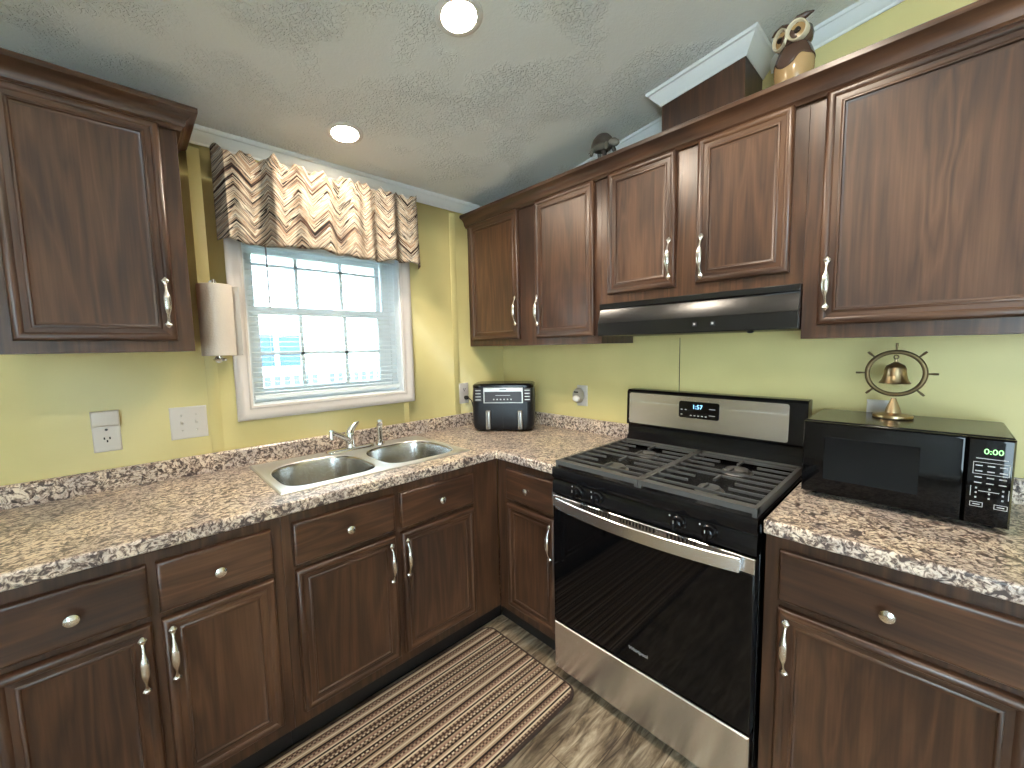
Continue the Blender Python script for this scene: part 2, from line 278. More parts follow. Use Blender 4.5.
# ------------------------------------------------------------------ builders
BASE = {}
def W(u, d, z): return (u, -d, z)            # window wall: u = world x, d = out into the room
def R(u, d, z): return (-d, -u, z)           # range wall: u = distance from the corner, d = out into the room
def ID(x, y, z): return (x, y, z)
class MB:
    def __init__(s, F=ID): s.bm = bmesh.new(); s.F = F; s.uv = None
    def vs(s, pts): return [s.bm.verts.new(s.F(*p)) for p in pts]
    def face(s, v, mi=0):
        try:
            f = s.bm.faces.new(v); f.material_index = mi; return f
        except ValueError: return None
    def box(s, a, b, mi=0):
        x0, y0, z0 = [min(p, q) for p, q in zip(a, b)]; x1, y1, z1 = [max(p, q) for p, q in zip(a, b)]
        v = s.vs([(x0, y0, z0), (x1, y0, z0), (x1, y1, z0), (x0, y1, z0), (x0, y0, z1), (x1, y0, z1), (x1, y1, z1), (x0, y1, z1)])
        for q in ((0, 3, 2, 1), (4, 5, 6, 7), (0, 1, 5, 4), (1, 2, 6, 5), (2, 3, 7, 6), (3, 0, 4, 7)): s.face([v[i] for i in q], mi)
        return s
    def loft(s, rings, cap0=True, cap1=True, mi=0, sidemi=None, closed=True, ringmi=None):
        R_ = [s.vs(r) for r in rings]; n = len(R_[0])
        for j in range(len(R_)-1):
            for i in range(n if closed else n-1):
                k = (i+1) % n
                m_ = sidemi[i % len(sidemi)] if sidemi else (ringmi[j] if ringmi else mi)
                s.face([R_[j][i], R_[j][k], R_[j+1][k], R_[j+1][i]], m_)
        if cap0: s.face(list(reversed(R_[0])), ringmi[0] if ringmi else mi)
        if cap1: s.face(R_[-1], ringmi[-1] if ringmi else mi)
        return s
    def panel(s, u0, u1, z0, z1, prof, mi=0, crossmi=1):
        rings = [[(u0+i, d, z0+i), (u1-i, d, z0+i), (u1-i, d, z1-i), (u0+i, d, z1-i)] for i, d in prof]
        return s.loft(rings, True, True, mi, [crossmi, mi, crossmi, mi])
    def tube(s, pts, r, n=10, caps=True, mi=0, flat=1.0, up=None):
        P = [Vector(p) for p in pts]; rr = r if isinstance(r, (list, tuple)) else [r]*len(P)
        up = Vector(up) if up else None; rings = []
        for i, p in enumerate(P):
            t = (P[min(i+1, len(P)-1)] - P[max(i-1, 0)]).normalized()
            if up is None: up = Vector((0, 0, 1)) if abs(t.z) < .9 else Vector((1, 0, 0))
            a = (up - t*up.dot(t)); a = a.normalized() if a.length > 1e-6 else t.orthogonal().normalized()
            b = t.cross(a); up = a
            rings.append([tuple(p + a*math.cos(2*PI*k/n)*rr[i] + b*math.sin(2*PI*k/n)*rr[i]*flat) for k in range(n)])
        return s.loft(rings, caps, caps, mi)
    def lathe(s, prof, c=(0, 0, 0), axis='z', n=32, mi=0, sx=1, sy=1, ringmi=None, caps=True):
        rings = []
        for r, h in prof:
            ring = []
            for k in range(n):
                a = 2*PI*k/n; x, y = r*math.cos(a)*sx, r*math.sin(a)*sy
                ring.append({'z': (c[0]+x, c[1]+y, c[2]+h), 'y': (c[0]+x, c[1]+h, c[2]+y), 'x': (c[0]+h, c[1]+x, c[2]+y)}[axis])
            rings.append(ring)
        return s.loft(rings, caps, caps, mi, ringmi=ringmi)
    def prism(s, poly, z0, z1, mi=0, plane='xy'):
        f = {'xy': lambda a, b, h: (a, b, h), 'yz': lambda a, b, h: (h, a, b), 'xz': lambda a, b, h: (a, h, b)}[plane]
        return s.loft([[f(a, b, z0) for a, b in poly], [f(a, b, z1) for a, b in poly]], True, True, mi)
    def sweep(s, prof, path, mi=0):
        """prof: [(out, z)] ; path: [(x, y, ox, oy)] corner points with their (mitred) outward vector"""
        rings = [[(x+ox*o, y+oy*o, z+zz) for o, zz in prof] for x, y, ox, oy, z in path]
        return s.loft(rings, True, True, mi)
    def build(s, name, mats, parent=None, bevel=0, base=None, seg=2, angle=38, subd=0):
        if not isinstance(mats, (list, tuple)): mats = [mats]
        bmesh.ops.recalc_face_normals(s.bm, faces=s.bm.faces[:])
        b = Vector(base) if base is not None else (BASE[parent.name] if parent else Vector((0, 0, 0)))
        for v in s.bm.verts: v.co -= b
        lim = math.radians(angle)
        for e in s.bm.edges: e.smooth = not (len(e.link_faces) == 2 and e.calc_face_angle(0) > lim)
        for f in s.bm.faces: f.smooth = True
        me = bpy.data.meshes.new(name); s.bm.to_mesh(me); s.bm.free()
        for m in mats: me.materials.append(m)
        o = bpy.data.objects.new(name, me); col.objects.link(o)
        if parent: o.parent = parent
        else: o.location = b
        BASE[o.name] = b
        if bevel:
            md = o.modifiers.new('bevel', 'BEVEL'); md.width = bevel; md.segments = seg; md.limit_method = 'ANGLE'; md.angle_limit = math.radians(50)
        if subd:
            md = o.modifiers.new('smooth', 'SUBSURF'); md.levels = subd; md.render_levels = subd
        return o
def tag(o, label, cat, group=None):
    o['label'] = label; o['category'] = cat
    if group: o['group'] = group
    return o
def thing(name, base, label=None, cat=None, group=None, kind=None):
    o = bpy.data.objects.new(name, None); col.objects.link(o); o.location = base; o.empty_display_size = .05
    BASE[o.name] = Vector(base)
    if label: tag(o, label, cat, group)
    if kind: o['kind'] = kind
    return o
def struct(o): o['kind'] = 'structure'; return o
def text(name, body, size, c, right, up, mat, parent, extrude=.0004):
    cu = bpy.data.curves.new(name, 'FONT'); cu.body = body; cu.size = size; cu.align_x = 'CENTER'; cu.align_y = 'CENTER'; cu.extrude = extrude
    cu.materials.append(mat)
    o = bpy.data.objects.new(name, cu); col.objects.link(o)
    me = bpy.data.meshes.new_from_object(o); bpy.data.objects.remove(o); bpy.data.curves.remove(cu)
    me.name = name
    o = bpy.data.objects.new(name, me); col.objects.link(o)
    r_, u_ = Vector(right).normalized(), Vector(up).normalized(); n_ = r_.cross(u_); p = Vector(c) - BASE[parent.name]
    o.parent = parent
    o.matrix_local = Matrix(((r_.x, u_.x, n_.x, p.x), (r_.y, u_.y, n_.y, p.y), (r_.z, u_.z, n_.z, p.z), (0, 0, 0, 1)))
    BASE[o.name] = BASE[parent.name]
    return o
def rrect(x0, x1, y0, y1, r, n=6):
    out = []
    for cx, cy, a0 in ((x1-r, y1-r, 0), (x0+r, y1-r, 90), (x0+r, y0+r, 180), (x1-r, y0+r, 270)):
        for k in range(n+1):
            a = math.radians(a0 + 90*k/n); out.append((cx+r*math.cos(a), cy+r*math.sin(a)))
    return out
def arc(cx, cy, r, a0, a1, n):
    return [(cx+r*math.cos(math.radians(a0+(a1-a0)*k/n)), cy+r*math.sin(math.radians(a0+(a1-a0)*k/n))) for k in range(n+1)]

# ------------------------------------------------------------------ the room
XL, YF, SLOPE, C0 = -4.4, -4.6, .13, 2.275
def cz(y): return C0 - SLOPE*y
struct(MB().box((XL-.1, YF-.1, -.08), (.12, .12, 0)).build('floor', M['floor']))
struct(MB().loft([[(XL-.1, .12, cz(.12)), (.12, .12, cz(.12)), (.12, YF-.1, cz(YF-.1)), (XL-.1, YF-.1, cz(YF-.1))],
                  [(XL-.1, .12, cz(.12)+.1), (.12, .12, cz(.12)+.1), (.12, YF-.1, cz(YF-.1)+.1), (XL-.1, YF-.1, cz(YF-.1)+.1)]]).build('ceiling', M['ceiling']))
# window opening in the window wall
OX0, OX1, OZ0, OZ1 = -1.495, -.755, 1.163, 1.915
def wall_with_hole(name, F, u0, u1, z1f, holes, d0, d1, mat):
    """upright wall slab in the plane of F between u0 and u1 with rectangular holes; z1f gives the top"""
    us = sorted({u0, u1, *[h for q in holes for h in q[:2]]}); zs = sorted({0.0, *[h for q in holes for h in q[2:]]})
    mb = MB(F)
    for i in range(len(us)-1):
        a, b = us[i], us[i+1]
        for j in range(len(zs)):
            lo = zs[j]; m_ = (a+b)/2
            if j+1 < len(zs):
                hi = zs[j+1]
                if any(q[0] < m_ < q[1] and q[2] < (lo+hi)/2 < q[3] for q in holes): continue
                mb.box((a, d0, lo), (b, d1, hi))
            else:
                mb.loft([[(a, d0, lo), (b, d0, lo), (b, d1, lo), (a, d1, lo)], [(a, d0, z1f(a)), (b, d0, z1f(b)), (b, d1, z1f(b)), (a, d1, z1f(a))]])
    bmesh.ops.remove_doubles(mb.bm, verts=mb.bm.verts[:], dist=1e-5)
    seen = {}
    for f in list(mb.bm.faces):
        k = tuple(sorted(v.index for v in f.verts)) if False else frozenset(f.verts)
        seen.setdefault(k, []).append(f)
    dead = [f for q in seen.values() if len(q) > 1 for f in q]
    bmesh.ops.delete(mb.bm, geom=dead, context='FACES')
    return struct(mb.build(name, mat))
wall_with_hole('wall_back', W, XL-.1, .12, lambda u: C0, [(OX0, OX1, OZ0, OZ1)], -.12, 0, M['wall'])
wall_with_hole('wall_right', R, -.0, -YF+.1, lambda u: cz(-u), [], -.12, 0, M['wall'])
wall_with_hole('wall_left', lambda u, d, z: (XL+d, u, z), YF-.1, 0, lambda u: cz(u), [(-4.50, -2.90, .20, 2.35)], -.12, 0, M['cream'])  # opening cut for the added fill window
wall_with_hole('wall_front', lambda u, d, z: (u, YF+d, z), XL, 0, lambda u: cz(YF), [(-4.30, -3.45, .30, 2.15)], -.12, 0, M['cream'])  # opening cut for the second added window
# crown mouldings (white) on both walls
CROWN = [(0, -.055), (.005, -.055), (.008, -.047), (.012, -.045), (.018, -.040), (.032, -.022), (.037, -.014), (.042, -.013), (.046, -.008), (.048, 0), (.048, .02), (0, .02)]
def crown_y(x0, x1, name):       # along the window wall
    return struct(MB().loft([[(x, -o, C0+z+.003 - SLOPE*(-o)*0) for o, z in CROWN] for x in (x0, x1)]).build(name, M['white']))
crown_y(XL, 0, 'trim_1')
mb = MB(); mb.loft([[(-o, y, cz(y)+z+.003) for o, z in CROWN] for y in (0, -1.170)]); struct(mb.build('trim_2', M['white']))
mb = MB(); mb.loft([[(-o, y, cz(y)+z+.003) for o, z in CROWN] for y in (-1.565, YF)]); struct(mb.build('trim_3', M['white']))
# batten strips over the wall panel joints
def batten(name, F, u0, u1, z0, z1): struct(MB(F).panel(u0, u1, z0, z1, [(0, 0), (0, .0025), (.002, .0035)], 0, 0).build(name, M['wall']))
batten('trim_4', W, -.415, -.374, .989, 2.21)
batten('trim_5', W, -1.648, -1.607, .989, 2.21)
batten('trim_6', W, -.765, -.735, .989, 1.10)
batten('trim_7', R, 1.185, 1.226, .93, 1.42)
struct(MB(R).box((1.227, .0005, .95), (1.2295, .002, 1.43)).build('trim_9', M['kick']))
batten('trim_8', R, 2.40, 2.44, 0, 2.45)

# window: casing, vinyl frame, two sashes with muntins, glass
win = thing('window_1', ((OX0+OX1)/2, 0, OZ0), kind='structure')
CW = .060
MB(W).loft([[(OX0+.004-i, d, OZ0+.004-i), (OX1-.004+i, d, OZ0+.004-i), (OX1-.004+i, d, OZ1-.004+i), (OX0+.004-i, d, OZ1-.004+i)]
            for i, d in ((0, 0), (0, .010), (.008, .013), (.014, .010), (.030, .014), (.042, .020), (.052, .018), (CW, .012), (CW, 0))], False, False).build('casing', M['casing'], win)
mb = MB(W)
def frame_ring(mb, u0, u1, z0, z1, w, d0, d1):
    mb.loft([[(u0+i, d, z0+i), (u1-i, d, z0+i), (u1-i, d, z1-i), (u0+i, d, z1-i)] for i, d in ((0, d0), (0, d1), (w, d1), (w, d0), (0, d0))], False, False)
frame_ring(mb, OX0, OX1, OZ0, OZ1, .012, -.118, 0); mb.build('jamb', M['vinyl'], win)
mb = MB(W); frame_ring(mb, OX0+.012, OX1-.012, OZ0+.012, OZ1-.012, .030, -.115, -.055); mb.build('frame', M['vinyl'], win)
def sash(name, z0, z1, d0, d1, zm, w):
    u0, u1 = OX0+.030, OX1-.075
    mb = MB(W); frame_ring(mb, u0, u1, z0, z1, w, d0, d1); o = mb.build(name, M['vinyl'], win)
    g = MB(W)
    for um in (u0+(u1-u0)*.333, u0+(u1-u0)*.667): g.box((um-.008, d0+.008, z0+w), (um+.008, d1-.004, z1-w))
    g.box((u0+w, d0+.008, zm-.007), (u1-w, d1-.004, zm+.007))
    g.build('muntin', M['vinyl'], o)
    MB(W).box((u0+w-.004, d0+.012, z0+w-.004), (u1-w+.004, d0+.016, z1-w+.004)).build('pane', M['glass'], o)
sash('upper_sash', 1.575, OZ1-.040, -.112, -.090, 1.80, .028)
sash('lower_sash', OZ0+.040, 1.607, -.088, -.060, 1.394, .034)
mb = MB(W); mb.box((OX1-.075, -.088, OZ0+.042), (OX1-.042, -.060, OZ1-.042)); mb.build('side_track', M['vinyl'], win)

# windows added unseen behind the camera to light the room, frames and panes
def plain_window(name, F, u0, u1, z0, z1, mull):
    w = thing(name, F((u0+u1)/2, 0, z0), kind='structure')
    mb = MB(F); frame_ring(mb, u0, u1, z0, z1, .05, -.11, .012); mb.build('frame', M['white'], w)
    for k in range(1, mull+1):
        uc = u0+(u1-u0)*k/(mull+1); MB(F).box((uc-.02, -.08, z0+.05), (uc+.02, -.03, z1-.05)).build('mullion', M['white'], w)
    MB(F).box((u0+.045, -.062, z0+.045), (u1-.045, -.058, z1-.045)).build('pane', M['glass'], w)
FL = lambda u, d, z: (XL+d, u, z)
FF = lambda u, d, z: (u, YF+d, z)
plain_window('added_window_2', FL, -4.50, -2.90, .20, 2.35, 1)  # added out of view, lets daylight in towards the range wall
plain_window('added_window_3', FF, -4.30, -3.45, .30, 2.15, 0)  # added out of view, small source of extra daylight

# ------------------------------------------------------------------ recessed lights
def downlight(x, y, label):
    z = cz(y); t = thing('recessed_light', (x, y, z), label, 'ceiling light', 'recessed lights in the white ceiling')
    F = lambda a, b, c: (x+a, y+b, z - SLOPE*b + c)
    MB(F).lathe([(.073, 0), (.073, -.003), (.066, -.007), (.054, -.006), (.051, -.002), (.051, 0)], n=40, caps=False).build('trim_ring', M['lamp_trim'], t)
    MB(F).lathe([(.0515, -.0005), (.0515, -.003), (.03, -.0045)], n=40).build('lens', M['lamp'], t)
downlight(-1.139, -.293, 'round recessed ceiling light shining just above the striped window valance')
downlight(-1.070, -1.010, 'round recessed ceiling light at the top edge of the photo, farther from the window')
downlight(-1.000, -1.740, 'added round recessed ceiling light, unseen, above the microwave and right base cabinet')  # extra lamp added out of view to light the cabinets
downlight(-2.350, -1.740, 'added round recessed ceiling light, unseen in the open room, farthest from the range wall')  # extra lamp added behind the camera as room fill

# ------------------------------------------------------------------ cabinets
DOOR = [(0, 0), (0, .010), (.002, .0155), (.006, .0195), (.011, .0212), (.017, .0205), (.022, .0175), (.024, .0150), (.037, .0145), (.039, .0165), (.042, .0175), (.045, .0165), (.047, .0115), (.051, .0095), (.054, .0090)]
DRAWER = [(0, 0), (0, .013), (.003, .0175), (.007, .019), (.012, .0185)]
WD = [M['wood'], M['woodh']]
def pull(F, u, d, z, parent, half=.071):
    mb = MB(F); pts, rr = [], []
    for k in range(33):
        s = -1 + 2*k/32; a = abs(s)
        pts.append((u, d + .0065 + .019*max(0, 1-(a/.80)**2.4), z + s*half*1.16))
        r = .0034 + .0066*math.exp(-(s/.40)**4) + .0080*math.exp(-((a-.87)/.095)**2)
        if a > .99: r = .0025
        rr.append(r)
    mb.tube(pts, rr, 14, flat=.62, up=(1, 0, 0)); return mb.build('handle', M['nickel'], parent)
def knob(F, u, d, z, parent):
    mb = MB(F); mb.lathe([(.007, 0), (.006, .004), (.0045, .009), (.006, .013), (.012, .016), (.0155, .020), (.0145, .025), (.009, .028), (.003, .029)], (u, d, z), 'y', 24)
    return mb.build('knob', M['nickel'], parent)
def door(F, u0, u1, z0, z1, d, t, hu=None, hz=None):
    o = MB(F).panel(u0, u1, z0, z1, [(i, d+q) for i, q in DOOR]).build('door', WD, t)
    if hu is not None: pull(F, hu, d+.016, hz, o)
    return o
def drawer(F, u0, u1, z0, z1, d, t, ku=None):
    o = MB(F).panel(u0, u1, z0, z1, [(i, d+q) for i, q in DRAWER], 1, 1).build('drawer', WD, t)
    knob(F, (u0+u1)/2 if ku is None else ku, d+.0185, (z0+z1)/2, o); return o
def base_cabinet(F, u0, u1, label, fronts, dback=.003, kick0=None, kick1=None):
    t = thing('base_cabinet', F((u0+u1)/2, .3, 0), label, 'cabinet', 'dark wood base cabinets')
    U = [(dback, .116), (.612, .116), (.612, .872), (.592, .872), (.592, .134), (dback+.018, .134), (dback+.018, .872), (dback, .872)]
    mb = MB(F); mb.loft([[(u, d, z) for d, z in U] for u in (u0, u1)]); mb.build('cabinet_body', M['wood'], t, bevel=.0006)
    for a, b in ((u0+.0005, u0+.016), (u1-.016, u1-.0005)): MB(F).box((a, dback+.0185, .1345), (b, .5915, .871)).build('side_panel', M['wood'], t)
    MB(F).box((u0 if kick0 is None else kick0, dback, 0), (u1 if kick1 is None else kick1, .545, .116)).build('toe_kick', M['kick'], t)
    for a, b, side, dr in fronts:
        drawer(F, a, b, .692, .836, .612, t)
        door(F, a, b, .162, .672, .612, t, (b-.022) if side > 0 else (a+.022), .566)
    return t
base_cabinet(W, -2.24, -1.556, 'dark wood base cabinet nearest the left edge, below the double outlet', [(-2.165, -1.885, 1, 1), (-1.866, -1.588, -1, 1)])
base_cabinet(W, -1.555, -.6125, 'dark wood base cabinet under the double sink', [(-1.525, -1.162, 1, 1), (-1.137, -.772, -1, 1)], .003, None, -.547)
base_cabinet(R, .614, .988, 'narrow dark wood base cabinet between the inside corner and the gas range', [(.690, .984, 1, 1)], .002, .547)
base_cabinet(R, 1.757, 2.290, 'dark wood base cabinet right of the range, under the microwave', [(1.794, 2.236, -1, 1)], .002)

def upper_cabinet(F, u0, u1, z0, label, doors, z1=2.17):
    t = thing('wall_cabinet', F((u0+u1)/2, .14, z0), label, 'cabinet', 'dark wood wall cabinets')
    MB(F).box((u0, .002, z0), (u1, .281, z1)).build('cabinet_body', M['wood'], t, bevel=.0006)
    for a, b, c, d, hu, hz in doors: door(F, a, b, c, d, .281, t, hu, hz)
    return t
upper_cabinet(R, .002, .9875, 1.4105, 'tall two-door dark wood wall cabinet in the corner above the air fryer', [(.040, .460, 1.447, 2.146, .438, 1.60), (.583, .953, 1.447, 2.146, .603, 1.59)])
upper_cabinet(R, .988, 1.7508, 1.588, 'short two-door dark wood wall cabinet above the range hood', [(1.025, 1.334, 1.627, 2.146, 1.312, 1.737), (1.413, 1.714, 1.627, 2.146, 1.435, 1.725)])
upper_cabinet(R, 1.7512, 2.290, 1.4105, 'large dark wood wall cabinet at the right edge above the microwave', [(1.793, 2.252, 1.452, 2.146, 1.815, 1.577)])
ul = upper_cabinet(W, -2.150, -1.702, 1.4105, 'dark wood wall cabinet left of the window beside the paper towels', [(-2.105, -1.747, 1.447, 2.146, -1.768, 1.57)])
# dark crown on the cabinets
DC = [(0, -.055), (.012, -.055), (.016, -.046), (.022, -.042), (.026, -.024), (.040, -.008), (.050, -.004), (.056, 0), (.056, .014), (.050, .018), (0, .018)]
mb = MB()
f = -.281
mb.loft([[(f-o, -.001, 2.192+z) for o, z in DC], [(f-o, -2.290, 2.192+z) for o, z in DC]])
tag(mb.build('cabinet_crown', M['woodh'], base=(-.3, -1.1, 2.14)), 'dark wooden crown moulding along the top of the range side cabinets', 'crown moulding')
mb = MB()
xr = -1.702
mb.loft([[(-2.150, -.281-o, 2.192+z) for o, z in DC], [(xr+o, -.281-o, 2.192+z) for o, z in DC], [(xr+o, -.001, 2.192+z) for o, z in DC]])
mb.build('crown', M['woodh'], ul)

# duct box above the hood cabinet with white crown around its top
t = thing('duct_cover_box', (-.1, -1.36, 2.17), 'dark boxed duct cover with white crown standing on the hood cabinet', 'duct cover')
bx0, by0, by1 = -.200, -1.225, -1.536
MB().loft([[(bx0, by0, 2.171), (0-.002, by0, 2.171), (-.002, by1, 2.171), (bx0, by1, 2.171)], [(bx0, by0, cz(by0)-.004), (-.002, by0, cz(by0)-.004), (-.002, by1, cz(by1)-.004), (bx0, by1, cz(by1)-.004)]]).build('box', M['wood'], t)
BC = [(0.001, -.058), (.005, -.058), (.008, -.050), (.012, -.047), (.018, -.041), (.034, -.023), (.039, -.015), (.046, -.013), (.050, -.003), (0.001, -.003)]
def ring_at(x, y, ox, oy): return [(x+ox*o, y+oy*o, cz(y+oy*o)+z) for o, z in BC]
MB().loft([ring_at(-.002, by0, 0, 1), ring_at(bx0, by0, -1, 1), ring_at(bx0, by1, -1, -1), ring_at(-.002, by1, 0, -1)]).build('crown_moulding', M['white'], t)

# ------------------------------------------------------------------ counters
def grid_slab(xs, ys, keep, z0, z1, name, mat, label, cat, base, bev):
    mb = MB(); V = {}
    def v(i, j):
        if (i, j) not in V: V[i, j] = mb.bm.verts.new((xs[i], ys[j], z1))
        return V[i, j]
    for i in range(len(xs)-1):
        for j in range(len(ys)-1):
            if keep((xs[i]+xs[i+1])/2, (ys[j]+ys[j+1])/2): mb.face([v(i, j), v(i+1, j), v(i+1, j+1), v(i, j+1)])
    r = bmesh.ops.extrude_face_region(mb.bm, geom=mb.bm.faces[:])
    for g in r['geom']:
        if isinstance(g, bmesh.types.BMVert): g.co.z = z0
    o = mb.build(name, mat, base=base, bevel=bev, seg=3); tag(o, label, cat); return o
SX0, SX1, SY0, SY1 = -1.515, -.745, -.530, -.085
ct = grid_slab([-2.26, SX0, SX1, -.637, -.002], [-.990, -.637, SY0, SY1, -.002],
    lambda x, y: (y > -.637 or x > -.637) and not (SX0 < x < SX1 and SY0 < y < SY1), .873, .914, 'worktop', M['granite'],
    'L-shaped brown granite-look worktop running from the left edge to the range', 'worktop', (-1.0, -.3, .873), .007)
MB().loft([[(-2.26, y, z) for y, z in ((-.002, .9145), (-.022, .9145), (-.022, .983), (-.016, .989), (-.002, .989))], [(-.022, y, z) for y, z in ((-.002, .9145), (-.022, .9145), (-.022, .983), (-.016, .989), (-.002, .989))]]).build('backsplash', M['granite'], ct)
MB().loft([[(x, y, z) for x, z in ((-.002, .9145), (-.022, .9145), (-.022, .983), (-.016, .989), (-.002, .989))] for y in (-.002, -.988)]).build('backsplash', M['granite'], ct)
c2 = grid_slab([-.637, -.002], [-2.300, -1.754], lambda x, y: True, .873, .914, 'worktop', M['granite'], 'short brown granite-look worktop right of the range, under the microwave', 'worktop', (-.3, -2.0, .873), .007)
MB().loft([[(x, y, z) for x, z in ((-.002, .9145), (-.022, .9145), (-.022, .983), (-.016, .989), (-.002, .989))] for y in (-1.756, -2.300)]).build('backsplash', M['granite'], c2)

# ------------------------------------------------------------------ sink, faucet, sprayer
sk = thing('kitchen_sink', (-1.13, -.31, .914), 'stainless double bowl sink set in the worktop below the window', 'sink')
KX0, KX1, KY0, KY1, KM = -1.532, -.730, -.546, -.068, -1.127
def se(cx, cy, a, b, th, nf, nb):
    c_, s_ = math.cos(th), math.sin(th); n = nb if s_ > 0 else nf
    return (cx + a*math.copysign(abs(c_)**(2/n), c_), cy + b*math.copysign(abs(s_)**(2/n), s_))
def rect_pt(x0, x1, y0, y1, cx, cy, p):
    dx, dy = p[0]-cx, p[1]-cy; k = 1e9
    if dx > 1e-9: k = min(k, (x1-cx)/dx)
    if dx < -1e-9: k = min(k, (x0-cx)/dx)
    if dy > 1e-9: k = min(k, (y1-cy)/dy)
    if dy < -1e-9: k = min(k, (y0-cy)/dy)
    return (cx+dx*k, cy+dy*k)
mb = MB()
NB = 64
for x0, x1 in ((KX0, KM), (KM, KX1)):
    cx = (x0+x1)/2 + (.004 if x0 == KX0 else -.004); cy, a, b = -.330, .176, .180
    angs = [2*PI*k/NB for k in range(NB)]
    e = [se(cx, cy, a, b, th, 4.5, 2.7) for th in angs]
    # make the ring hit the rectangle corners
    out = [rect_pt(x0, x1, KY0, KY1, cx, cy, p) for p in e]
    for qx, qy in ((x0, KY0), (x1, KY0), (x1, KY1), (x0, KY1)):
        k = min(range(NB), key=lambda i: (out[i][0]-qx)**2+(out[i][1]-qy)**2); out[k] = (qx, qy)
    def ring(s, z): return [(cx+(p[0]-cx)*s, cy+(p[1]-cy)*s, z) for p in e]
    rings = [[(p[0], p[1], .9185) for p in out], ring(1.05, .9185), ring(1.02, .920), ring(1.0, .917), ring(.985, .905), ring(.955, .80), ring(.90, .765), ring(.80, .752), ring(.12, .748)]
    mb.loft(rings, False, True, ringmi=[1, 1, 1, 0, 0, 0, 0, 0, 0])
bmesh.ops.remove_doubles(mb.bm, verts=mb.bm.verts[:], dist=.0004)
M['rim'] = plain('satin_steel_rim', rgb(.74, .735, .72), .45, 1)
mb.build('bowls', [M['steel_v'], M['rim']], sk, angle=50)
mb = MB()
mb.loft([[(KX0+i, KY0+i, z), (KX1-i, KY0+i, z), (KX1-i, KY1-i, z), (KX0+i, KY1-i, z)] for i, z in ((-.004, .9142), (-.003, .9185), (.002, .9215), (.010, .9205), (.014, .9186), (.014, .9142), (-.004, .9142))], False, False)
mb.build('rim', M['rim'], sk)
for x0, x1 in ((KX0, KM), (KM, KX1)):
    MB().lathe([(.042, .7515), (.040, .754), (.030, .7535), (.026, .750), (.010, .750), (.008, .757), (.004, .760)], ((x0+x1)/2, -.33, 0), n=24).build('drain_strainer', M['chrome'], sk)

fc = thing('kitchen_faucet', (-1.118, -.108, .920), 'chrome single-lever faucet on the sink deck between the bowls', 'faucet')
mb = MB(); mb.loft([[(x, y, z) for x, y in rrect(-1.235+i, -1.000-i, -.140+i, -.080-i, .029-i*.8, 6)] for i, z in ((0, .9205), (0, .925), (.004, .931), (.012, .934))]); mb.build('base_plate', M['chrome'], fc)
MB().lathe([(.024, .931), (.023, .940), (.021, .96), (.022, .990), (.020, 1.000), (.012, 1.006)], (-1.118, -.108, 0), n=24).build('faucet_body', M['chrome'], fc)
sp0 = Vector((-1.118, -.108, .962)); tip = Vector((-1.236, -.205, 1.035))
pts = []; rr = []
for k in range(13):
    s = k/12; p = sp0.lerp(tip, s); p.z = .960 + .078*s**.85 - .004*max(0, s-.8); pts.append(tuple(p)); rr.append(.0145 - .004*s)
mb = MB(); mb.tube(pts, rr, 14); mb.build('spout', M['chrome'], fc)
MB().lathe([(.008, -.034), (.0125, -.033), (.0125, -.006), (.010, .006), (.004, .010)], (tip.x-.003, tip.y-.004, pts[-1][2]), n=18).build('aerator', M['chrome'], fc)
pts = []; rr = []
for k in range(15):
    s = k/14; pts.append((-1.118+.050*s**1.9, -.108+.008*s, .996+.054*s)); rr.append(.019*(1-s)**.6*.9+.0045)
mb = MB(); mb.tube(pts, rr, 14, flat=.8); mb.build('lever_handle', M['chrome'], fc)
sy = thing('sink_sprayer', (-.965, -.108, .920), 'chrome pull-out side sprayer standing right of the faucet', 'sprayer')
MB().lathe([(.024, .9205), (.023, .928), (.016, .934), (.0155, .945)], (-.965, -.108, 0), n=20).build('holder', M['chrome'], sy)
mb = MB(); mb.tube([(-.965, -.108, .944), (-.965, -.108, .975), (-.966, -.110, 1.005), (-.968, -.116, 1.024), (-.972, -.128, 1.034), (-.976, -.140, 1.030)], [.0125, .013, .0145, .016, .0165, .012], 14); mb.build('spray_head', M['chrome'], sy)

# ------------------------------------------------------------------ gas range
RY0, RY1 = .997, 1.744     # along the range wall
rg = thing('gas_range', R((RY0+RY1)/2, .33, 0), 'black and stainless gas range standing between the base cabinets', 'range')
MB(R).box((RY0, .03, .05), (RY1, .605, .905)).build('range_body', M['black'], rg, bevel=.003)
for uu in (RY0+.05, RY1-.05):
    for dd in (.10, .55): MB(R).lathe([(.014, 0), (.018, .006), (.012, .05)], (uu, dd, 0), n=16).build('foot', M['blackm'], rg)
# cooktop with rolled front
prof = [(.050, .890), (.050, .908), (.628, .908), (.640, .912), (.648, .908), (.650, .900), (.650, .874), (.646, .866), (.636, .862), (.636, .890)]
mb = MB(R); mb.loft([[(u, d, z) for d, z in prof] for u in (RY0, RY1)]); ck = mb.build('cooktop', M['black'], rg)
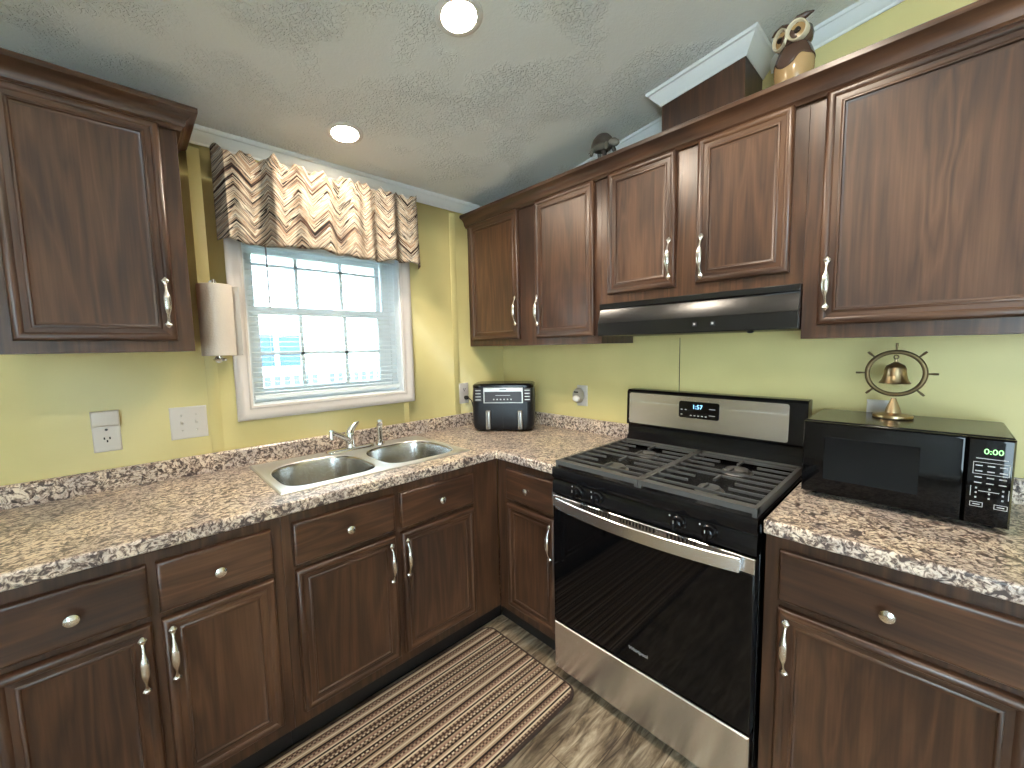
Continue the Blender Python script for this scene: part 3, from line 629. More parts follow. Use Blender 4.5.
# control panel (sloping) with knobs
cp = [(.600, .862), (.640, .862), (.648, .845), (.648, .806), (.640, .798), (.600, .798)]
mb = MB(R); mb.loft([[(u, d, z) for d, z in cp] for u in (RY0, RY1)]); cpo = mb.build('control_panel', M['black'], rg)
for u in (1.128, 1.218, 1.523, 1.618):
    mb = MB(R); mb.lathe([(.022, 0), (.022, .006), (.018, .010), (.0165, .026), (.012, .029), (.003, .029)], (u, .648, .838), 'y', 24)
    mb.box((u-.004, .674, .822), (u+.004, .688, .856)); ko = mb.build('knob', M['black'], cpo)
    MB(R).box((u-.0012, .688, .846), (u+.0012, .6887, .8555)).build('pointer', M['keys'], ko)
    MB(R).lathe([(.003, 0), (.002, .0006)], (u-.030, .648, .852), 'y', 10).build('burner_mark', M['keys'], cpo)
# oven door
od = MB(R).loft([[(u, d, z) for u in (RY0+.004,) for d, z in ()] for _ in ()]) if False else None
dr = MB(R).box((RY0+.003, .606, .254), (RY1-.003, .645, .794)).build('oven_door', M['blackm'], rg, bevel=.004)
MB(R).box((RY0+.004, .6455, .260), (RY1-.004, .650, .748)).build('door_glass', M['blackg'], dr, bevel=.002)
# stainless band across the door top with vent slots
mb = MB(R); mb.panel(RY0+.003, RY1-.003, .749, .795, [(0, .640), (0, .648), (.002, .6505)], 0, 0); mb.build('door_band', M['steel'], dr)
ns = 0
for g0, g1 in ((1.140, 1.285), (1.312, 1.455), (1.485, 1.590)):
    n = int((g1-g0)/.0125)
    mb = MB(R)
    for k in range(n):
        uu = g0 + k*.0125; mb.box((uu, .650, .775), (uu+.006, .6512, .791))
    mb.build('vent_slots', M['blackm'], dr)
# bowed flat handle
mb = MB(R); rings = []
for k in range(25):
    s = -1+2*k/24; u = (RY0+RY1)/2 + s*.338; d = .668 + .036*(1-s*s)
    rings.append([(u, d-.007, .756), (u, d+.003, .752), (u, d+.0065, .755), (u, d+.0065, .794), (u, d+.003, .797), (u, d-.007, .794)])
mb.loft(rings); hd = mb.build('handle', M['steel'], dr)
for s in (-1, 1):
    u = (RY0+RY1)/2 + s*.328; MB(R).box((u-.008, .650, .757), (u+.008, .662, .793)).build('handle_mount', M['steel'], hd)
text('logo_text', 'Whirlpool', .0175, R(1.388, .6512, .322), (0, -1, 0), (0, 0, 1), M['keys'], dr)
# storage drawer
mb = MB(R); mb.panel(RY0+.003, RY1-.003, .044, .248, [(0, .60), (0, .645), (.004, .650), (.010, .650)], 0, 0); mb.build('storage_drawer', M['steel'], rg)
# backguard
bgp = [(.004, .895), (.085, .895), (.085, .925), (.062, .955), (.060, 1.004), (.078, 1.010), (.072, 1.172), (.062, 1.182), (.004, 1.182)]
mb = MB(R); mb.loft([[(u, d, z) for d, z in bgp] for u in (RY0, RY1)]); bg = mb.build('backguard', M['black'], rg, bevel=.003)
def on_guard(u, z, off): return R(u, .078 - (z-1.010)/.162*.006 + off, z)
FG = lambda u, d, z: on_guard(u, z, d)
pl = rrect(RY0+.016, RY1-.058, 1.018, 1.166, .010, 5)
mb = MB(FG); mb.loft([[(u, .0005, z) for u, z in pl], [(u, .003, z) for u, z in pl]]); gp = mb.build('steel_panel', M['steel'], bg)
pl = rrect(1.263, 1.436, 1.072, 1.146, .009, 5)
mb = MB(FG); mb.loft([[(u, .003, z) for u, z in pl], [(u, .0045, z) for u, z in pl]]); dp = mb.build('display_panel', M['blackg'], gp)
text('clock_digits', '1:57', .026, on_guard(1.345, 1.122, .0047), (0, -1, 0), (0, 0, 1), M['led_b'], dp)
for i, (u, z) in enumerate([(1.276, 1.108), (1.294, 1.108), (1.276, 1.086), (1.318, 1.084), (1.334, 1.084), (1.350, 1.084), (1.366, 1.084), (1.382, 1.084)]):
    MB(FG).box((u-.004, .0045, z-.002), (u+.004, .0048, z+.002)).build('touch_key', M['keys'], dp)
for z in (1.118, 1.090): MB(FG).box((1.395, .0045, z-.0012), (1.420, .0048, z+.0012)).build('touch_key', M['keys'], dp)
# grates: two cast-iron grids with fingers, burners underneath
def grate(u0, u1):
    mb = MB(R); z0, z1 = .9295, .9375; d0, d1 = .090, .634
    def bar(a, b, w=.006, za=z0, zb=z1):
        mb.box((min(a[0], b[0])-(w if a[0] == b[0] else 0), min(a[1], b[1])-(w if a[1] == b[1] else 0), za), (max(a[0], b[0])+(w if a[0] == b[0] else 0), max(a[1], b[1])+(w if a[1] == b[1] else 0), zb))
    bar((u0+.006, d0), (u0+.006, d1), .006, .9095); bar((u1-.006, d0), (u1-.006, d1), .006, .9095)
    bar((u0, d0+.010), (u1, d0+.010), .011, .922); bar((u0, d1-.016), (u1, d1-.016), .015, .920, .937)
    um = (u0+u1)/2
    nb = 8; st = (d1-d0-.066)/(nb)
    for k in range(nb):
        d = d0+.042 + k*st + st*.25
        if k in (1, 2, 5, 6): bar((u0, d), (u0+.118, d), .0036); bar((u1-.118, d), (u1, d), .0036)
        else: bar((u0, d), (u1, d), .0036)
    for q in (1.5, 5.5):
        d = d0+.042 + q*st + st*.25
        bar((um, d-1.5*st), (um, d-.45*st), .0042); bar((um, d+.45*st), (um, d+1.5*st), .0042)
    return mb.build('grate', M['iron'], ck)
um = (RY0+RY1)/2
grate(RY0+.006, um-.001); grate(um+.001, RY1-.006)
for (u, d, r) in ((1.190, .22, .036), (1.190, .49, .042), (1.556, .22, .042), (1.556, .49, .036)):
    b = MB(R).lathe([(r*1.3, .9083), (r*1.25, .911), (r*1.0, .912), (r*1.0, .918), (r*.95, .919)], (u, d, 0), n=28).build('burner', M['alum'], ck)
    MB(R).lathe([(r*.9, .9192), (r*.92, .922), (r*.7, .924), (r*.1, .9245)], (u, d, 0), n=28).build('burner_cap', M['iron'], b)

# ------------------------------------------------------------------ range hood
hd = thing('range_hood', R(1.37, .15, 1.44), 'black under-cabinet range hood hanging above the gas range', 'range hood')
HU0, HU1 = .990, 1.7495
hp = [(.284, 1.587), (.304, 1.587), (.304, 1.566), (.296, 1.562), (.315, 1.503), (.318, 1.500), (.318, 1.446), (.314, 1.443), (.284, 1.443)]
hpp = [(.004, 1.587)] + hp[1:-1] + [(.004, 1.443)]
mb = MB(R); mb.loft([[(u, d, z) for d, z in hpp] for u in (HU0, HU1)]); ho = mb.build('hood_shell', M['hood'], hd, bevel=.0015)
for u in (1.425, 1.490): MB(R).panel(u-.008, u+.008, 1.466, 1.482, [(0, .318), (0, .321), (.002, .323)], 0, 0).build('switch', M['blackm'], hd)
for u in (1.425, 1.490): MB(R).box((u-.0035, .323, 1.471), (u+.0035, .3236, 1.478)).build('switch_mark', M['keys'], hd)
MB(R).lathe([(.01, 0), (.012, -.004), (.006, -.008)], (1.60, .27, 1.4425), n=16).build('lamp_knob', M['blackm'], hd)

# ------------------------------------------------------------------ microwave
mw = thing('microwave', R(1.995, .19, .914), 'black countertop microwave standing right of the range with a bell on top', 'microwave')
MU0, MU1, MZ0, MZ1, MF = 1.782, 2.208, .929, 1.156, .330
MB(R).box((MU0, .040, MZ0), (MU1, MF, MZ1)).build('case', M['black'], mw, bevel=.006)
mb = MB(R); mb.panel(MU0+.001, 2.1276, MZ0+.002, MZ1-.003, [(0, MF), (0, MF+.014), (.004, MF+.020), (.009, MF+.021)], 0, 0); do = mb.build('door', M['blackg'], mw)
mb = MB(R); mb.panel(MU0+.055, 2.045, MZ0+.050, MZ1-.045, [(0, MF+.0211), (.001, MF+.0218), (.003, MF+.0216)], 0, 0); mb.build('door_window', plain('microwave_window', rgb(.004, .004, .005), .08, 0, .26), do)
mb = MB(R); mb.panel(2.1279, MU1-.001, MZ0+.002, MZ1-.003, [(0, MF), (0, MF+.014), (.004, MF+.020), (.009, MF+.021)], 0, 0); cpn = mb.build('control_panel', M['blackg'], mw)
fd = MF+.0212
text('clock_digits', '0:00', .019, R(2.172, fd, 1.120), (0, -1, 0), (0, 0, 1), M['led_g'], cpn)
def mark(u0, u1, z0, z1): MB(R).box((u0, fd, z0), (u1, fd+.0005, z1)).build('key_legend', M['keys'], cpn)
mark(2.144, 2.196, 1.1015, 1.1030)
mb = MB(R); frame_ring(mb, 2.140, 2.200, 1.062, 1.093, .0012, fd, fd+.0005); mb.build('key_outline', M['keys'], cpn)
for z in (1.084, 1.070, 1.054, 1.040):
    for u in (2.150, 2.170, 2.190): mark(u-.006, u+.006, z-.0012, z+.0012)
mark(2.152, 2.186, 1.0185, 1.0200)
for z in (1.026, 1.014, 1.002):
    for u in (2.148, 2.170, 2.192): mark(u-.0016, u+.0016, z-.002, z+.002)
for u in (2.139, 2.201): mark(u-.0006, u+.0006, 1.004, 1.030)
for u in (2.150, 2.190):
    mb = MB(R); frame_ring(mb, u-.011, u+.011, .978, .990, .0011, fd, fd+.0005); mb.build('key_outline', M['keys'], cpn); mark(u-.006, u+.006, .983, .985)
for u in (MU0+.03, MU1-.03):
    for d in (.07, .29): MB(R).lathe([(.010, .9145), (.012, .92), (.012, .930)], (u, d, 0), n=14).build('foot', M['blackm'], mw)

# ------------------------------------------------------------------ ship's wheel bell
by, bxx, bz = -1.974, -.135, 1.1565
bl = thing('ship_wheel_bell', (bxx, by, bz), 'brass bell hanging in a small ship wheel stand on the microwave', 'bell')
FB = lambda a, b, c: (bxx+b, by+a, bz+c)
MB(FB).lathe([(.046, 0), (.049, .003), (.048, .009), (.038, .012), (.020, .016), (.017, .030), (.009, .052), (.006, .062)], n=36).build('base', M['brass_hi'], bl)
wc = .140
mb = MB(FB)
ringp = [(.0668+.0065*math.cos(2*PI*q/10), .0055*math.sin(2*PI*q/10)) for q in range(10)]
for j in range(len(ringp)): pass
V = [[(r*math.cos(2*PI*k/48), h, wc + r*math.sin(2*PI*k/48)) for r, h in ringp] for k in range(48)]
mb.loft(V + [V[0]], False, False); bmesh.ops.remove_doubles(mb.bm, verts=mb.bm.verts[:], dist=1e-6); whl = mb.build('wheel_ring', M['brass'], bl)
for k in range(8):
    a = PI/4*k
    if k == 6: continue
    pts = [(q*math.cos(a), 0, wc+q*math.sin(a)) for q in (.072, .078, .086, .095)]
    MB(FB).tube(pts, [.0026, .0026, .0036, .0032], 8).build('spoke', M['brass'], whl)
mb = MB(FB); tr = [[(.0055*math.cos(q)*1 + 0, .0, 0)] for q in (0,)]
pts = [(.0055*math.cos(2*PI*k/14), 0, wc+.0505+.0062*math.sin(2*PI*k/14)) for k in range(15)]
mb.tube(pts, .0016, 8); mb.build('hook', M['brass'], bl)
MB(FB).lathe([(r*1.1, wc+(z+.012)*1.18-.012-.006) for r, z in ((.0035, .040), (.004, .034), (.010, .030), (.020, .024), (.0235, .016), (.025, .002), (.029, -.014), (.0345, -.022), (.034, -.0235), (.028, -.016), (.010, .02))], n=36).build('bell', M['brass_hi'], bl)
MB(FB).lathe([(.001, wc+.018), (.0015, wc-.018), (.0048, wc-.021), (.004, wc-.026), (.001, wc-.027)], n=14).build('clapper', M['brass'], bl)

# ------------------------------------------------------------------ air fryer
FA = Vector((-.4475, -.2095)); FE = (Vector((-.189, -.469)) - Vector((-.4286, -.1928))).normalized(); FN = Vector((-FE.y, FE.x))
if FN.dot(Vector((1, 1))) < 0: FN = -FN
FRW = .362
def FY(a, d, z):           # a along the front, d back into the corner
    p = FA + FE*a + FN*d; return (p.x, p.y, z)
ay = thing('air_fryer', FY(FRW/2, .11, .914), 'black dual-basket air fryer standing in the worktop corner', 'air fryer')
def fring(i, z, r=.045): return [(a, d, z) for a, d in rrect(i, FRW-i, i, .235-i, r, 7)]
mb = MB(FY); mb.loft([fring(.016, .9215), fring(.006, .932), fring(.001, .955), fring(0, 1.02), fring(0, 1.115), fring(.004, 1.168)]); mb.build('body', M['fryer'], ay)
mb = MB(FY); mb.loft([fring(.005, 1.168), fring(.002, 1.170), fring(.002, 1.184), fring(.010, 1.191), fring(.040, 1.193)]); mb.build('lid', M['black'], ay)
for a in (.06, FRW-.06):
    for d in (.05, .19): MB(FY).lathe([(.012, .9145), (.013, .918), (.010, .924)], (a, d, 0), n=14).build('foot', M['blackm'], ay)
mb = MB(FY); mb.panel(.072, .300, 1.082, 1.172, [(0, .004), (0, -.004), (.002, -.006)], 0, 0); pn = mb.build('control_panel', M['silver'], ay)
mb = MB(FY); mb.panel(.078, .294, 1.087, 1.150, [(0, -.005), (.001, -.0068), (.002, -.0068)], 0, 0); ds = mb.build('display', M['fryer_glass'], pn)
MB(FY).box((.142, -.0072, 1.126), (.228, -.0068, 1.129)).build('screen_bar', M['keys'], ds)
for k in range(6): MB(FY).box((.128+.020*k, -.0072, 1.101), (.136+.020*k, -.0068, 1.108)).build('touch_key', M['keys'], ds)
MB(FY).box((.166, -.0064, 1.158), (.206, -.006, 1.163)).build('badge', M['blackm'], pn)
for a0 in (.020, FRW-.058):
    mb = MB(FY); mb.panel(a0, a0+.040, 1.090, 1.166, [(0, .006), (0, -.0015), (.002, -.003)], 0, 0); v_ = mb.build('side_grille', M['fryer_glass'], ay)
    for k in range(4): MB(FY).box((a0+.005, -.0042, 1.100+k*.018), (a0+.036, -.003, 1.104+k*.018)).build('grille_bar', M['silver'], v_)
for a in (.098, .282):
    mb = MB(FY); mb.panel(a-.013, a+.013, .932, 1.040, [(0, .004), (0, -.018), (.004, -.024), (.008, -.025)], 0, 0); h_ = mb.build('handle', M['silver'], ay, bevel=.002)
    MB(FY).box((a-.0025, -.0256, .938), (a+.0025, -.0249, 1.034)).build('groove', M['blackm'], h_)
MB(FY).box((FRW/2-.0015, -.0012, .934), (FRW/2+.0015, .002, 1.076)).build('basket_gap', M['blackm'], ay)
# plug and cord to the outlet beside it
mb = MB(); a0 = Vector((-.335, -.004, 1.085))
mb.lathe([(.012, 0), (.013, -.012), (.010, -.024), (.004, -.030)], (-.338, -.0085, 1.090), 'y', 16); mb.build('plug', M['blackm'], ay)
e0 = Vector(FY(-.004, .09, .955))
P = [Vector((-.338, -.036, 1.090)), Vector((-.330, -.060, 1.075)), Vector((-.326, -.072, 1.030)), Vector((-.330, -.082, .975)), Vector((-.340, -.095, .945)), e0]
mb = MB(); mb.tube([tuple(p) for p in P], .0035, 8); mb.build('power_cord', M['blackm'], ay)

# ------------------------------------------------------------------ outlets, switch, night light
def plate(F, u, z, w, h, t): 
    MB(F).panel(u-w/2, u+w/2, z-h/2, z+h/2, [(0, .0005), (0, .003), (.003, .006), (.006, .0065)], 0, 0).build('cover_plate', M['plate'], t)
def receptacle(F, u, z, t, slots=True):
    pl = rrect(u-.0165, u+.0165, z-.014, z+.014, .009, 4)
    mb = MB(F); mb.loft([[(a, .0065, b) for a, b in pl], [(a, .0085, b) for a, b in pl]]); o = mb.build('receptacle', M['plate'], t)
    if slots:
        for du, dz in ((-.0072, .003), (.0072, .003), (0, -.0075)):
            MB(F).box((u+du-.0021, .0085, z+dz-.0042), (u+du+.0021, .0090, z+dz+.0042)).build('slot', M['blackm'], o)
t = thing('wall_outlet', (-1.951, 0, 1.115), 'white outlet with raised top cover on the yellow wall at far left', 'outlet')
plate(W, -1.951, 1.113, .074, .118, t)
receptacle(W, -1.951, 1.100, t)
MB(W).lathe([(.0045, -.002), (.0040, .0006)], (-1.951, .0085, 1.134), 'y', 10).build('slot', M['blackm'], t)
mb = MB(W); mb.panel(-1.988, -1.914, 1.148, 1.202, [(0, .0005), (0, .016), (.003, .020), (.006, .021)], 0, 0); mb.build('top_cover', M['plate'], t)
t = thing('light_switch', (-1.715, 0, 1.127), 'white double light switch plate below the paper towels', 'light switch')
plate(W, -1.715, 1.127, .118, .128, t)
for u in (-1.738, -1.692):
    MB(W).box((u-.006, .0065, 1.112), (u+.006, .008, 1.142)).build('switch_slot', M['plate'], t)
    mb = MB(W); mb.loft([[(u-.0045, .008, 1.122), (u+.0045, .008, 1.122), (u+.0045, .008, 1.134), (u-.0045, .008, 1.134)], [(u-.0035, .017, 1.130), (u+.0035, .017, 1.130), (u+.0035, .017, 1.138), (u-.0035, .017, 1.138)]]); mb.build('toggle', M['plate'], t)
    for z in (1.097, 1.157): MB(W).lathe([(.0026, .0065), (.0022, .0075)], (u, 0, z), 'y', 10).build('screw', M['nickel'], t)
t = thing('wall_outlet', (-.346, 0, 1.12), 'white outlet with a black plug on the window wall behind the air fryer', 'outlet')
plate(W, -.346, 1.118, .072, .128, t); receptacle(W, -.346, 1.142, t)
t = thing('wall_outlet', (0, -.668, 1.12), 'white outlet on the range wall with a night light plugged in', 'outlet')
plate(R, .668, 1.118, .072, .118, t)
t = thing('wall_outlet', (0, -1.935, 1.14), 'white outlet mostly hidden behind the microwave and bell', 'outlet')
plate(R, 1.935, 1.136, .072, .118, t)
nl = thing('night_light', (-.01, -.662, 1.12), 'rounded silvery night light plugged into the range wall outlet', 'night light')
mb = MB(R); mb.loft([[(.656+a*s, d, 1.120+b*s*1.25) for a, b in arc(0, 0, .034, 0, 360-15, 23)] for s, d in ((.86, .0072), (1.0, .014), (1.0, .030), (.86, .040), (.5, .044))]); mb.build('housing', M['silver'], nl)
mb = MB(R); mb.loft([[(.656+a*s, d, 1.104+b*s*.8) for a, b in arc(0, 0, .024, 0, 345, 23)] for s, d in ((1.0, .040), (.9, .050), (.5, .055))]); mb.build('shade', plain('night_light_shade', rgb(.75, .74, .70), .15), nl)
MB(R).panel(.640, .670, 1.136, 1.145, [(0, .040), (.001, .0452), (.002, .0452)], 0, 0).build('vent', M['blackm'], nl)

# ------------------------------------------------------------------ paper towel
px, py, pr = -1.606, -.080, .058
ph = thing('paper_towel_holder', (px, 0, 1.54), 'small metal paper towel holder fixed upright beside the window', 'paper towel holder')
mb = MB(); mb.tube([(px, py, 1.374), (px, py, 1.690)], .006, 12); mb.build('rod', M['nickel'], ph)
for z in (1.376, 1.684):
    mb = MB(); mb.tube([(px, py, z), (px+.004, py*.6, z), (px+.006, -.004, z)], [.006, .006, .007], 12); mb.build('arm', M['nickel'], ph)
    MB().lathe([(.016, -.001), (.015, -.005), (.008, -.006)], (px+.006, 0, z), 'y', 18).build('wall_mount', M['nickel'], ph)
MB().lathe([(.003, -.010), (.020, -.008), (.024, -.001), (.018, .002)], (px, py, 1.378), n=20).build('end_cap', M['nickel'], ph)
pt = thing('paper_towel_roll', (px, py, 1.39), 'white paper towel roll hanging upright between the wall cabinet and window', 'paper towels')
mb = MB(); mb.lathe([(.020, 1.392), (pr-.002, 1.391), (pr, 1.393), (pr, 1.668), (pr-.002, 1.670), (.020, 1.669)], (px, py, 0), n=48, caps=False)
mb.build('roll', M['paper'], pt)
MB().lathe([(.0205, 1.3905), (.0205, 1.6705), (.018, 1.6705), (.018, 1.3905), (.0205, 1.3905)], (px, py, 0), n=32, caps=False).build('core', plain('cardboard', rgb(.35, .25, .16), .8), pt)
ln = []
for k in range(13):
    s = k/12; a = math.radians(60 - 75*s)
    if s < .6: q = (px+(pr+.0012)*math.cos(math.radians(75-100*s)), py+(pr+.0012)*math.sin(math.radians(75-100*s)))
    else:
        b0 = math.radians(75-60); k2 = (s-.6)/.4
        q = (px+(pr+.0012)*math.cos(b0)+.022*k2, py+(pr+.0012)*math.sin(b0)-.024*k2)
    ln.append(q)
mb = MB(); mb.loft([[(a, b, z) for a, b in ln] + [(a+.0012, b, z) for a, b in reversed(ln)] for z in (1.391, 1.53, 1.668)]); mb.build('loose_sheet', M['paper_thin'], pt)

# ------------------------------------------------------------------ valance and blind
va = thing('window_valance', (-1.125, -.08, 1.85), 'gathered chevron striped fabric valance across the top of the window', 'valance')
NXV, NZV = 420, 22
vx0, vx1 = -1.574, -.648
def fold(s):      # depth of the pleats along the rod
    f_ = 0
    for k, (fr, am, ph) in enumerate(((5.3, .40, .3), (8.7, .42, 1.9), (14.9, .16, .7), (3.1, .30, 2.2))): f_ += am*math.sin(2*PI*fr*s+ph)
    return f_
mb = MB(); uvl = mb.bm.loops.layers.uv.new('UVMap')
cols_ = []; arcl = 0; prev = None; UV = {}
for i in range(NXV+1):
    s = i/NXV; x = vx0+(vx1-vx0)*s
    base_f = fold(s); row = []
    zt = 2.204 + .010*math.sin(2*PI*9.5*s+.8) + .006*math.sin(2*PI*23*s) + .012*max(0, base_f); zb = 1.852 + .009*math.sin(2*PI*2.2*s+2.4) + .004*math.sin(2*PI*8*s)
    p2 = (x, -.085 - .020*base_f)
    if prev: arcl += math.hypot(p2[0]-prev[0], p2[1]-prev[1])
    prev = p2
    for j in range(NZV+1):
        q = j/NZV; z = zb+(zt-zb)*q
        amp = .025*(1.15-.45*q); pinch = math.exp(-((q-.90)/.05)**2)
        y = -.082 - amp*base_f*(1-.55*pinch) - .010*(1-q)**2 + .006*pinch
        edge = min(1, min(s, 1-s)/.035); y = y*edge + (-.020)*(1-edge) if edge < 1 else y
        v = mb.bm.verts.new((x, min(y, -.030) if edge >= 1 else y, z)); UV[v] = (arcl, z); row.append(v)
    cols_.append(row)
for i in range(NXV):
    for j in range(NZV):
        f_ = mb.face([cols_[i][j], cols_[i+1][j], cols_[i+1][j+1], cols_[i][j+1]])
        for l_ in f_.loops: l_[uvl].uv = UV[l_.vert]
fb = mb.build('fabric', M['chevron'], va, angle=180)
sd = fb.modifiers.new('thickness', 'SOLIDIFY'); sd.thickness = .0015
MB().tube([(vx0+.03, -.048, 2.165), (vx1-.03, -.048, 2.165)], .008, 12).build('rod', M['white'], va)

bd = thing('window_blind', (-1.125, .03, 1.17), 'white slatted blind hanging open inside the window frame', 'blind')
BX0, BX1 = OX0+.016, OX1-.016
MB().box((BX0, .018, 1.868), (BX1, .048, 1.900)).build('headrail', M['vinyl'], bd, bevel=.003)
mb = MB(); z = 1.222; ns = 0
while z < 1.865:
    tl = -.0020
    mb.loft([[(x, .024, z-.0014), (x, .029, z+.0006), (x, .034, z+.0018), (x, .039, z+.0020), (x, .044, z+.0014), (x, .039, z+.0012), (x, .034, z+.0009), (x, .029, z-.0002)] for x in (BX0+.004, BX1-.004)]); z += .0225
slats = mb.build('slats', M['slat'], bd)
MB().box((BX0+.002, .021, 1.190), (BX1-.002, .047, 1.210)).build('bottom_rail', M['vinyl'], bd, bevel=.003)
for x in (-1.40, -1.125, -.85):
    mb = MB(); mb.tube([(x, .020, 1.195), (x, .020, 1.87)], .0008, 6); mb.build('ladder_cord', M['vinyl'], bd)
mb = MB(); mb.tube([(-1.395, .012, 1.87), (-1.394, .010, 1.60)], .0035, 8); mb.build('wand', plain('wand_clear', rgb(.25, .24, .27), .2), bd)

# ------------------------------------------------------------------ rug
def rug():
    base = (-1.3, -.85, 0); t = thing('rug', base, 'brown striped kitchen mat lying on the floor in front of the sink', 'rug')
    x0, x1, y0, y1 = -2.02, -.652, -1.132, -.566
    p1 = rrect(x0+.008, x1-.008, y0+.008, y1-.008, .050, 8)
    mb = MB(); mb.loft([[(x, y, .0015) for x, y in p1], [(x, y, .0115) for x, y in p1]]); mb.build('woven_top', M['rug'], t)
    mb = MB(); pr_ = [(.010, .001), (0, .002), (-.001, .008), (.003, .0125), (.010, .0122)]
    V = [[( x, y, z) for x, y in rrect(x0+i, x1-i, y0+i, y1-i, .058-i, 8)] for i, z in pr_]
    mb.loft(V, False, False); mb.build('binding', M['rug_edge'], t)
rug()

# ------------------------------------------------------------------ owl and turtle on the cabinets
ow = thing('owl_figurine', (-.205, -1.685, 2.172), 'glazed ceramic owl figurine standing on top of the wall cabinets', 'owl figurine')
ZC = 2.172
MB().box((-.262, -1.742, ZC), (-.148, -1.630, ZC+.042)).build('pedestal', M['wood'], ow, bevel=.003)
oc = Vector((-.205, -1.685, ZC+.042))
FO = lambda a, b, c: (oc.x - b*.80 - a*.60*0 , oc.y + a + 0*b, oc.z + c)
ang = math.radians(38)      # the owl looks out into the room, towards the window
def FOw(a, b, c):           # a = to the owl's side, b = forward
    fx, fy = -math.cos(ang), -math.sin(ang)*-.35
    n_ = math.hypot(fx, fy); fx, fy = fx/n_, fy/n_; sx, sy_ = fy, -fx
    return (oc.x + fx*b + sx*a, oc.y + fy*b + sy_*a, oc.z + c)
MB(FOw).lathe([(.026, 0), (.036, .006), (.050, .035), (.057, .070), (.058, .095), (.052, .122), (.043, .140), (.040, .150)], n=36, sy=.9).build('body', M['owl_t'], ow)
# brown feather cape: shell over shoulders with pointed bib
mb = MB(FOw); rings = []
NR = 48
for k in range(9):
    q = k/8; ring = []
    for i in range(NR):
        a = 2*PI*i/NR; fr = max(0, math.sin(a))**3; sd_ = abs(math.cos(a))
        low = .102 - .026*fr - .012*sd_**4*0 + .014*math.exp(-((abs(a-PI/2)-.75)/.28)**2)
        z = low + (.152-low)*q
        r = .0592 if z < .095 else .0592 - (.018)*((z-.095)/.057)**1.4
        ring.append((r*math.cos(a)*1.012, r*math.sin(a)*.93, z))
    rings.append(ring)
mb.loft(rings, False, False); o = mb.build('feather_cape', M['owl_b'], ow); o.modifiers.new('thickness', 'SOLIDIFY').thickness = .003
mb = MB(FOw); mb.lathe([(.040, .146), (.050, .158), (.053, .176), (.048, .196), (.034, .210), (.012, .216)], n=32, sy=.85); mb.build('head', M['owl_b'], ow)
for s in (-1, 1):
    c = (s*.026, .036, .178)
    mb = MB(FOw); rings = []
    for r, h in ((.0265, -.014), (.0290, .004), (.0275, .010), (.0240, .009), (.0215, .003), (.0205, -.002), (.020, -.003)):
        rings.append([(c[0]+r*math.cos(2*PI*k/28)*.95 , c[1]+h - .10*abs(s)*0 - .35*(abs(r*math.cos(2*PI*k/28)+c[0])-.026), c[2]+r*math.sin(2*PI*k/28)*1.12) for k in range(28)])
    mb.loft(rings, True, False); e = mb.build('eye_rim', M['owl_w'], ow)
    mb = MB(FOw); mb.loft([[(c[0]+r*math.cos(2*PI*k/28)*.95, c[1]+h - .35*(abs(r*math.cos(2*PI*k/28)+c[0])-.026), c[2]+r*math.sin(2*PI*k/28)*1.12) for k in range(28)] for r, h in ((.0205, -.0005), (.012, .0015), (.004, .0025))]); mb.build('eye_disc', M['owl_t'], e)
    MB(FOw).lathe([(.0095, .032), (.0090, .041), (.004, .0435)], (c[0], 0, c[2]), 'y', 18).build('pupil', M['pupil'], e)
    mb = MB(FOw); mb.tube([(s*.004, .026, .204), (s*.026, .030, .213), (s*.046, .026, .215), (s*.064, .018, .217)], [.015, .013, .009, .002], 12); mb.build('ear_tuft', M['owl_b'], ow)
mb = MB(FOw); mb.tube([(0, .044, .170), (0, .056, .158), (0, .054, .146)], [.006, .005, .001], 10); mb.build('beak', M['owl_w'], ow)

tu = thing('turtle_figurine', (-.255, -.985, 2.172), 'small dark turtle figurine standing on top of the corner wall cabinet', 'turtle figurine')
tc = Vector((-.255, -.983, ZC+.010))
def FT(a, b, c): return (tc.x+b, tc.y-a, tc.z+c)      # a runs to the right in the photo
MB(FT).lathe([(.020, -.010), (.022, -.006), (.012, .004), (.010, .075), (.016, .088)], n=20).build('stand', M['kick'], tu)
mb = MB(FT); mb.lathe([(.050, .104), (.055, .108), (.052, .122), (.044, .140), (.030, .155), (.012, .163), (.002, .164)], (-.010, 0, 0), n=32, sx=1.0, sy=.8); mb.build('shell', M['shell'], tu)
mb = MB(FT); mb.lathe([(.020, .088), (.038, .092), (.050, .104), (.050, .106)], (-.010, 0, 0), n=32, sy=.8); mb.build('underside', M['turtle'], tu)
mb = MB(FT); mb.tube([(.034, -.010, .106), (.048, -.014, .106), (.060, -.016, .100), (.074, -.016, .092), (.084, -.016, .089)], [.012, .014, .017, .014, .006], 14); mb.build('head', M['turtle'], tu)
mb = MB(FT); mb.tube([(-.056, 0, .106), (-.072, 0, .104), (-.088, 0, .103)], [.008, .005, .001], 10); mb.build('tail', M['shell'], tu)
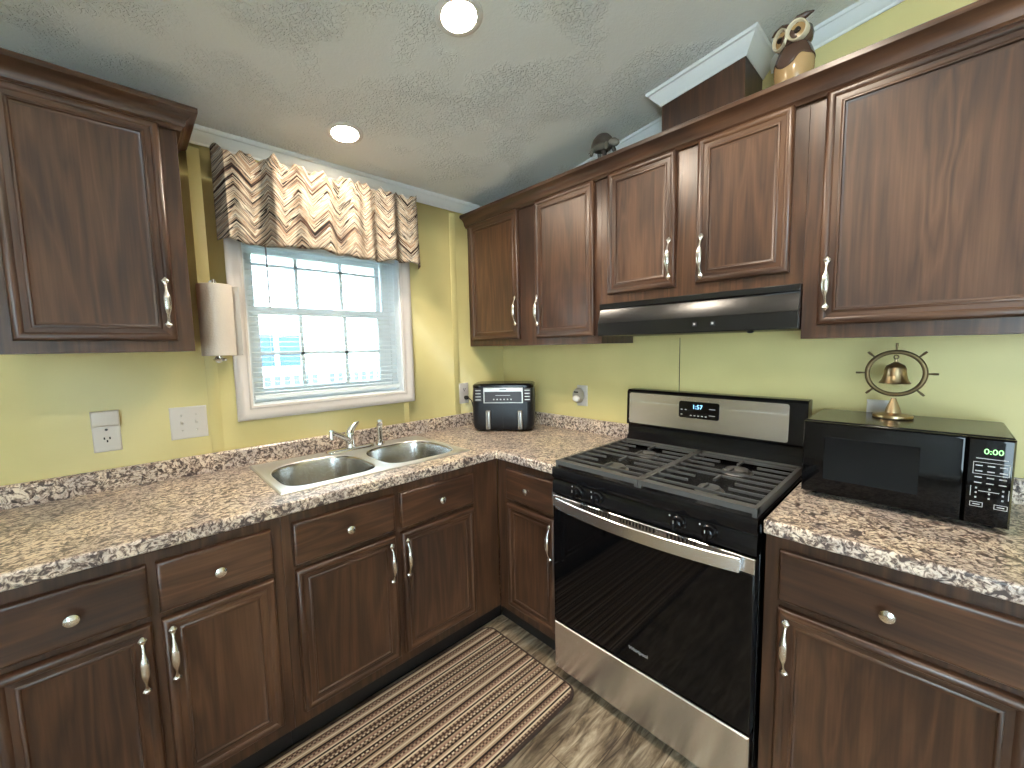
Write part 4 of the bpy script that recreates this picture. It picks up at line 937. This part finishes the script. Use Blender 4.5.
for a, b in ((.028, -.032), (-.042, -.030), (.028, .032), (-.042, .030)):
    mb = MB(FT); mb.tube([(a, b*.7, .104), (a*1.1, b, .090), (a*1.15, b*1.1, .072)], [.010, .009, .007], 12); mb.build('leg', M['turtle'], tu)

# ------------------------------------------------------------------ outside
struct(MB().box((-14, .3, -.75), (14, 16, -.7)).build('ground', M['grass']))
nh = thing('house', (.5, 5.0, -.7), 'pale neighbouring house seen through the kitchen window blind', 'house')
wall_b = MB().box((-6, 5.0, -.7), (7, 8.5, 2.9)).build('siding_wall', M['siding'], nh)
MB().box((-3, 4.97, -.7), (3, 4.998, 1.02)).build('dark_backing', plain('dark_panel', rgb(.05, .06, .065), .8), nh)  # plain dark panel placed so the railing gaps look dark
mb = MB(); mb.prism([(4.7, 2.9), (8.8, 2.9), (6.75, 4.3)], -6.3, 7.3, 0, 'yz'); mb.build('roof', plain('roof_shingle', rgb(.30, .30, .31), .8), nh)
def ow_win(x0, x1, z0, z1):
    FH = lambda u, d, z: (u, 5.0-d, z)
    mb = MB(FH); frame_ring(mb, x0-.06, x1+.06, z0-.06, z1+.06, .06, 0, .04); f_ = mb.build('window', M['vinyl'], nh)
    MB(FH).box((x0, .004, z0), (x1, .012, z1)).build('pane', M['darkpane'], f_)
    MB(FH).box(((x0+x1)/2-.03, .012, z0), ((x0+x1)/2+.03, .03, z1)).build('mullion', M['vinyl'], f_)
ow_win(-.56, .20, 1.17, 1.66)
dk = thing('deck_railing', (0, 4.0, -.7), 'pale deck railing outside in front of the neighbouring house', 'railing')
for x in (-1.2, .15, 1.5): MB().box((x-.045, 3.955, -.7), (x+.045, 4.045, 1.16)).build('post', M['deckwood'], dk)
MB().box((-1.2, 3.97, 1.10), (1.5, 4.03, 1.14)).build('top_rail', M['deckwood'], dk)
MB().box((-1.2, 3.98, .60), (1.5, 4.02, .64)).build('bottom_rail', M['deckwood'], dk)
for k in range(22):
    x = -1.08+k*.118; MB().box((x-.016, 3.985, .64), (x+.016, 4.015, 1.10)).build('baluster', M['deckwood'], dk)
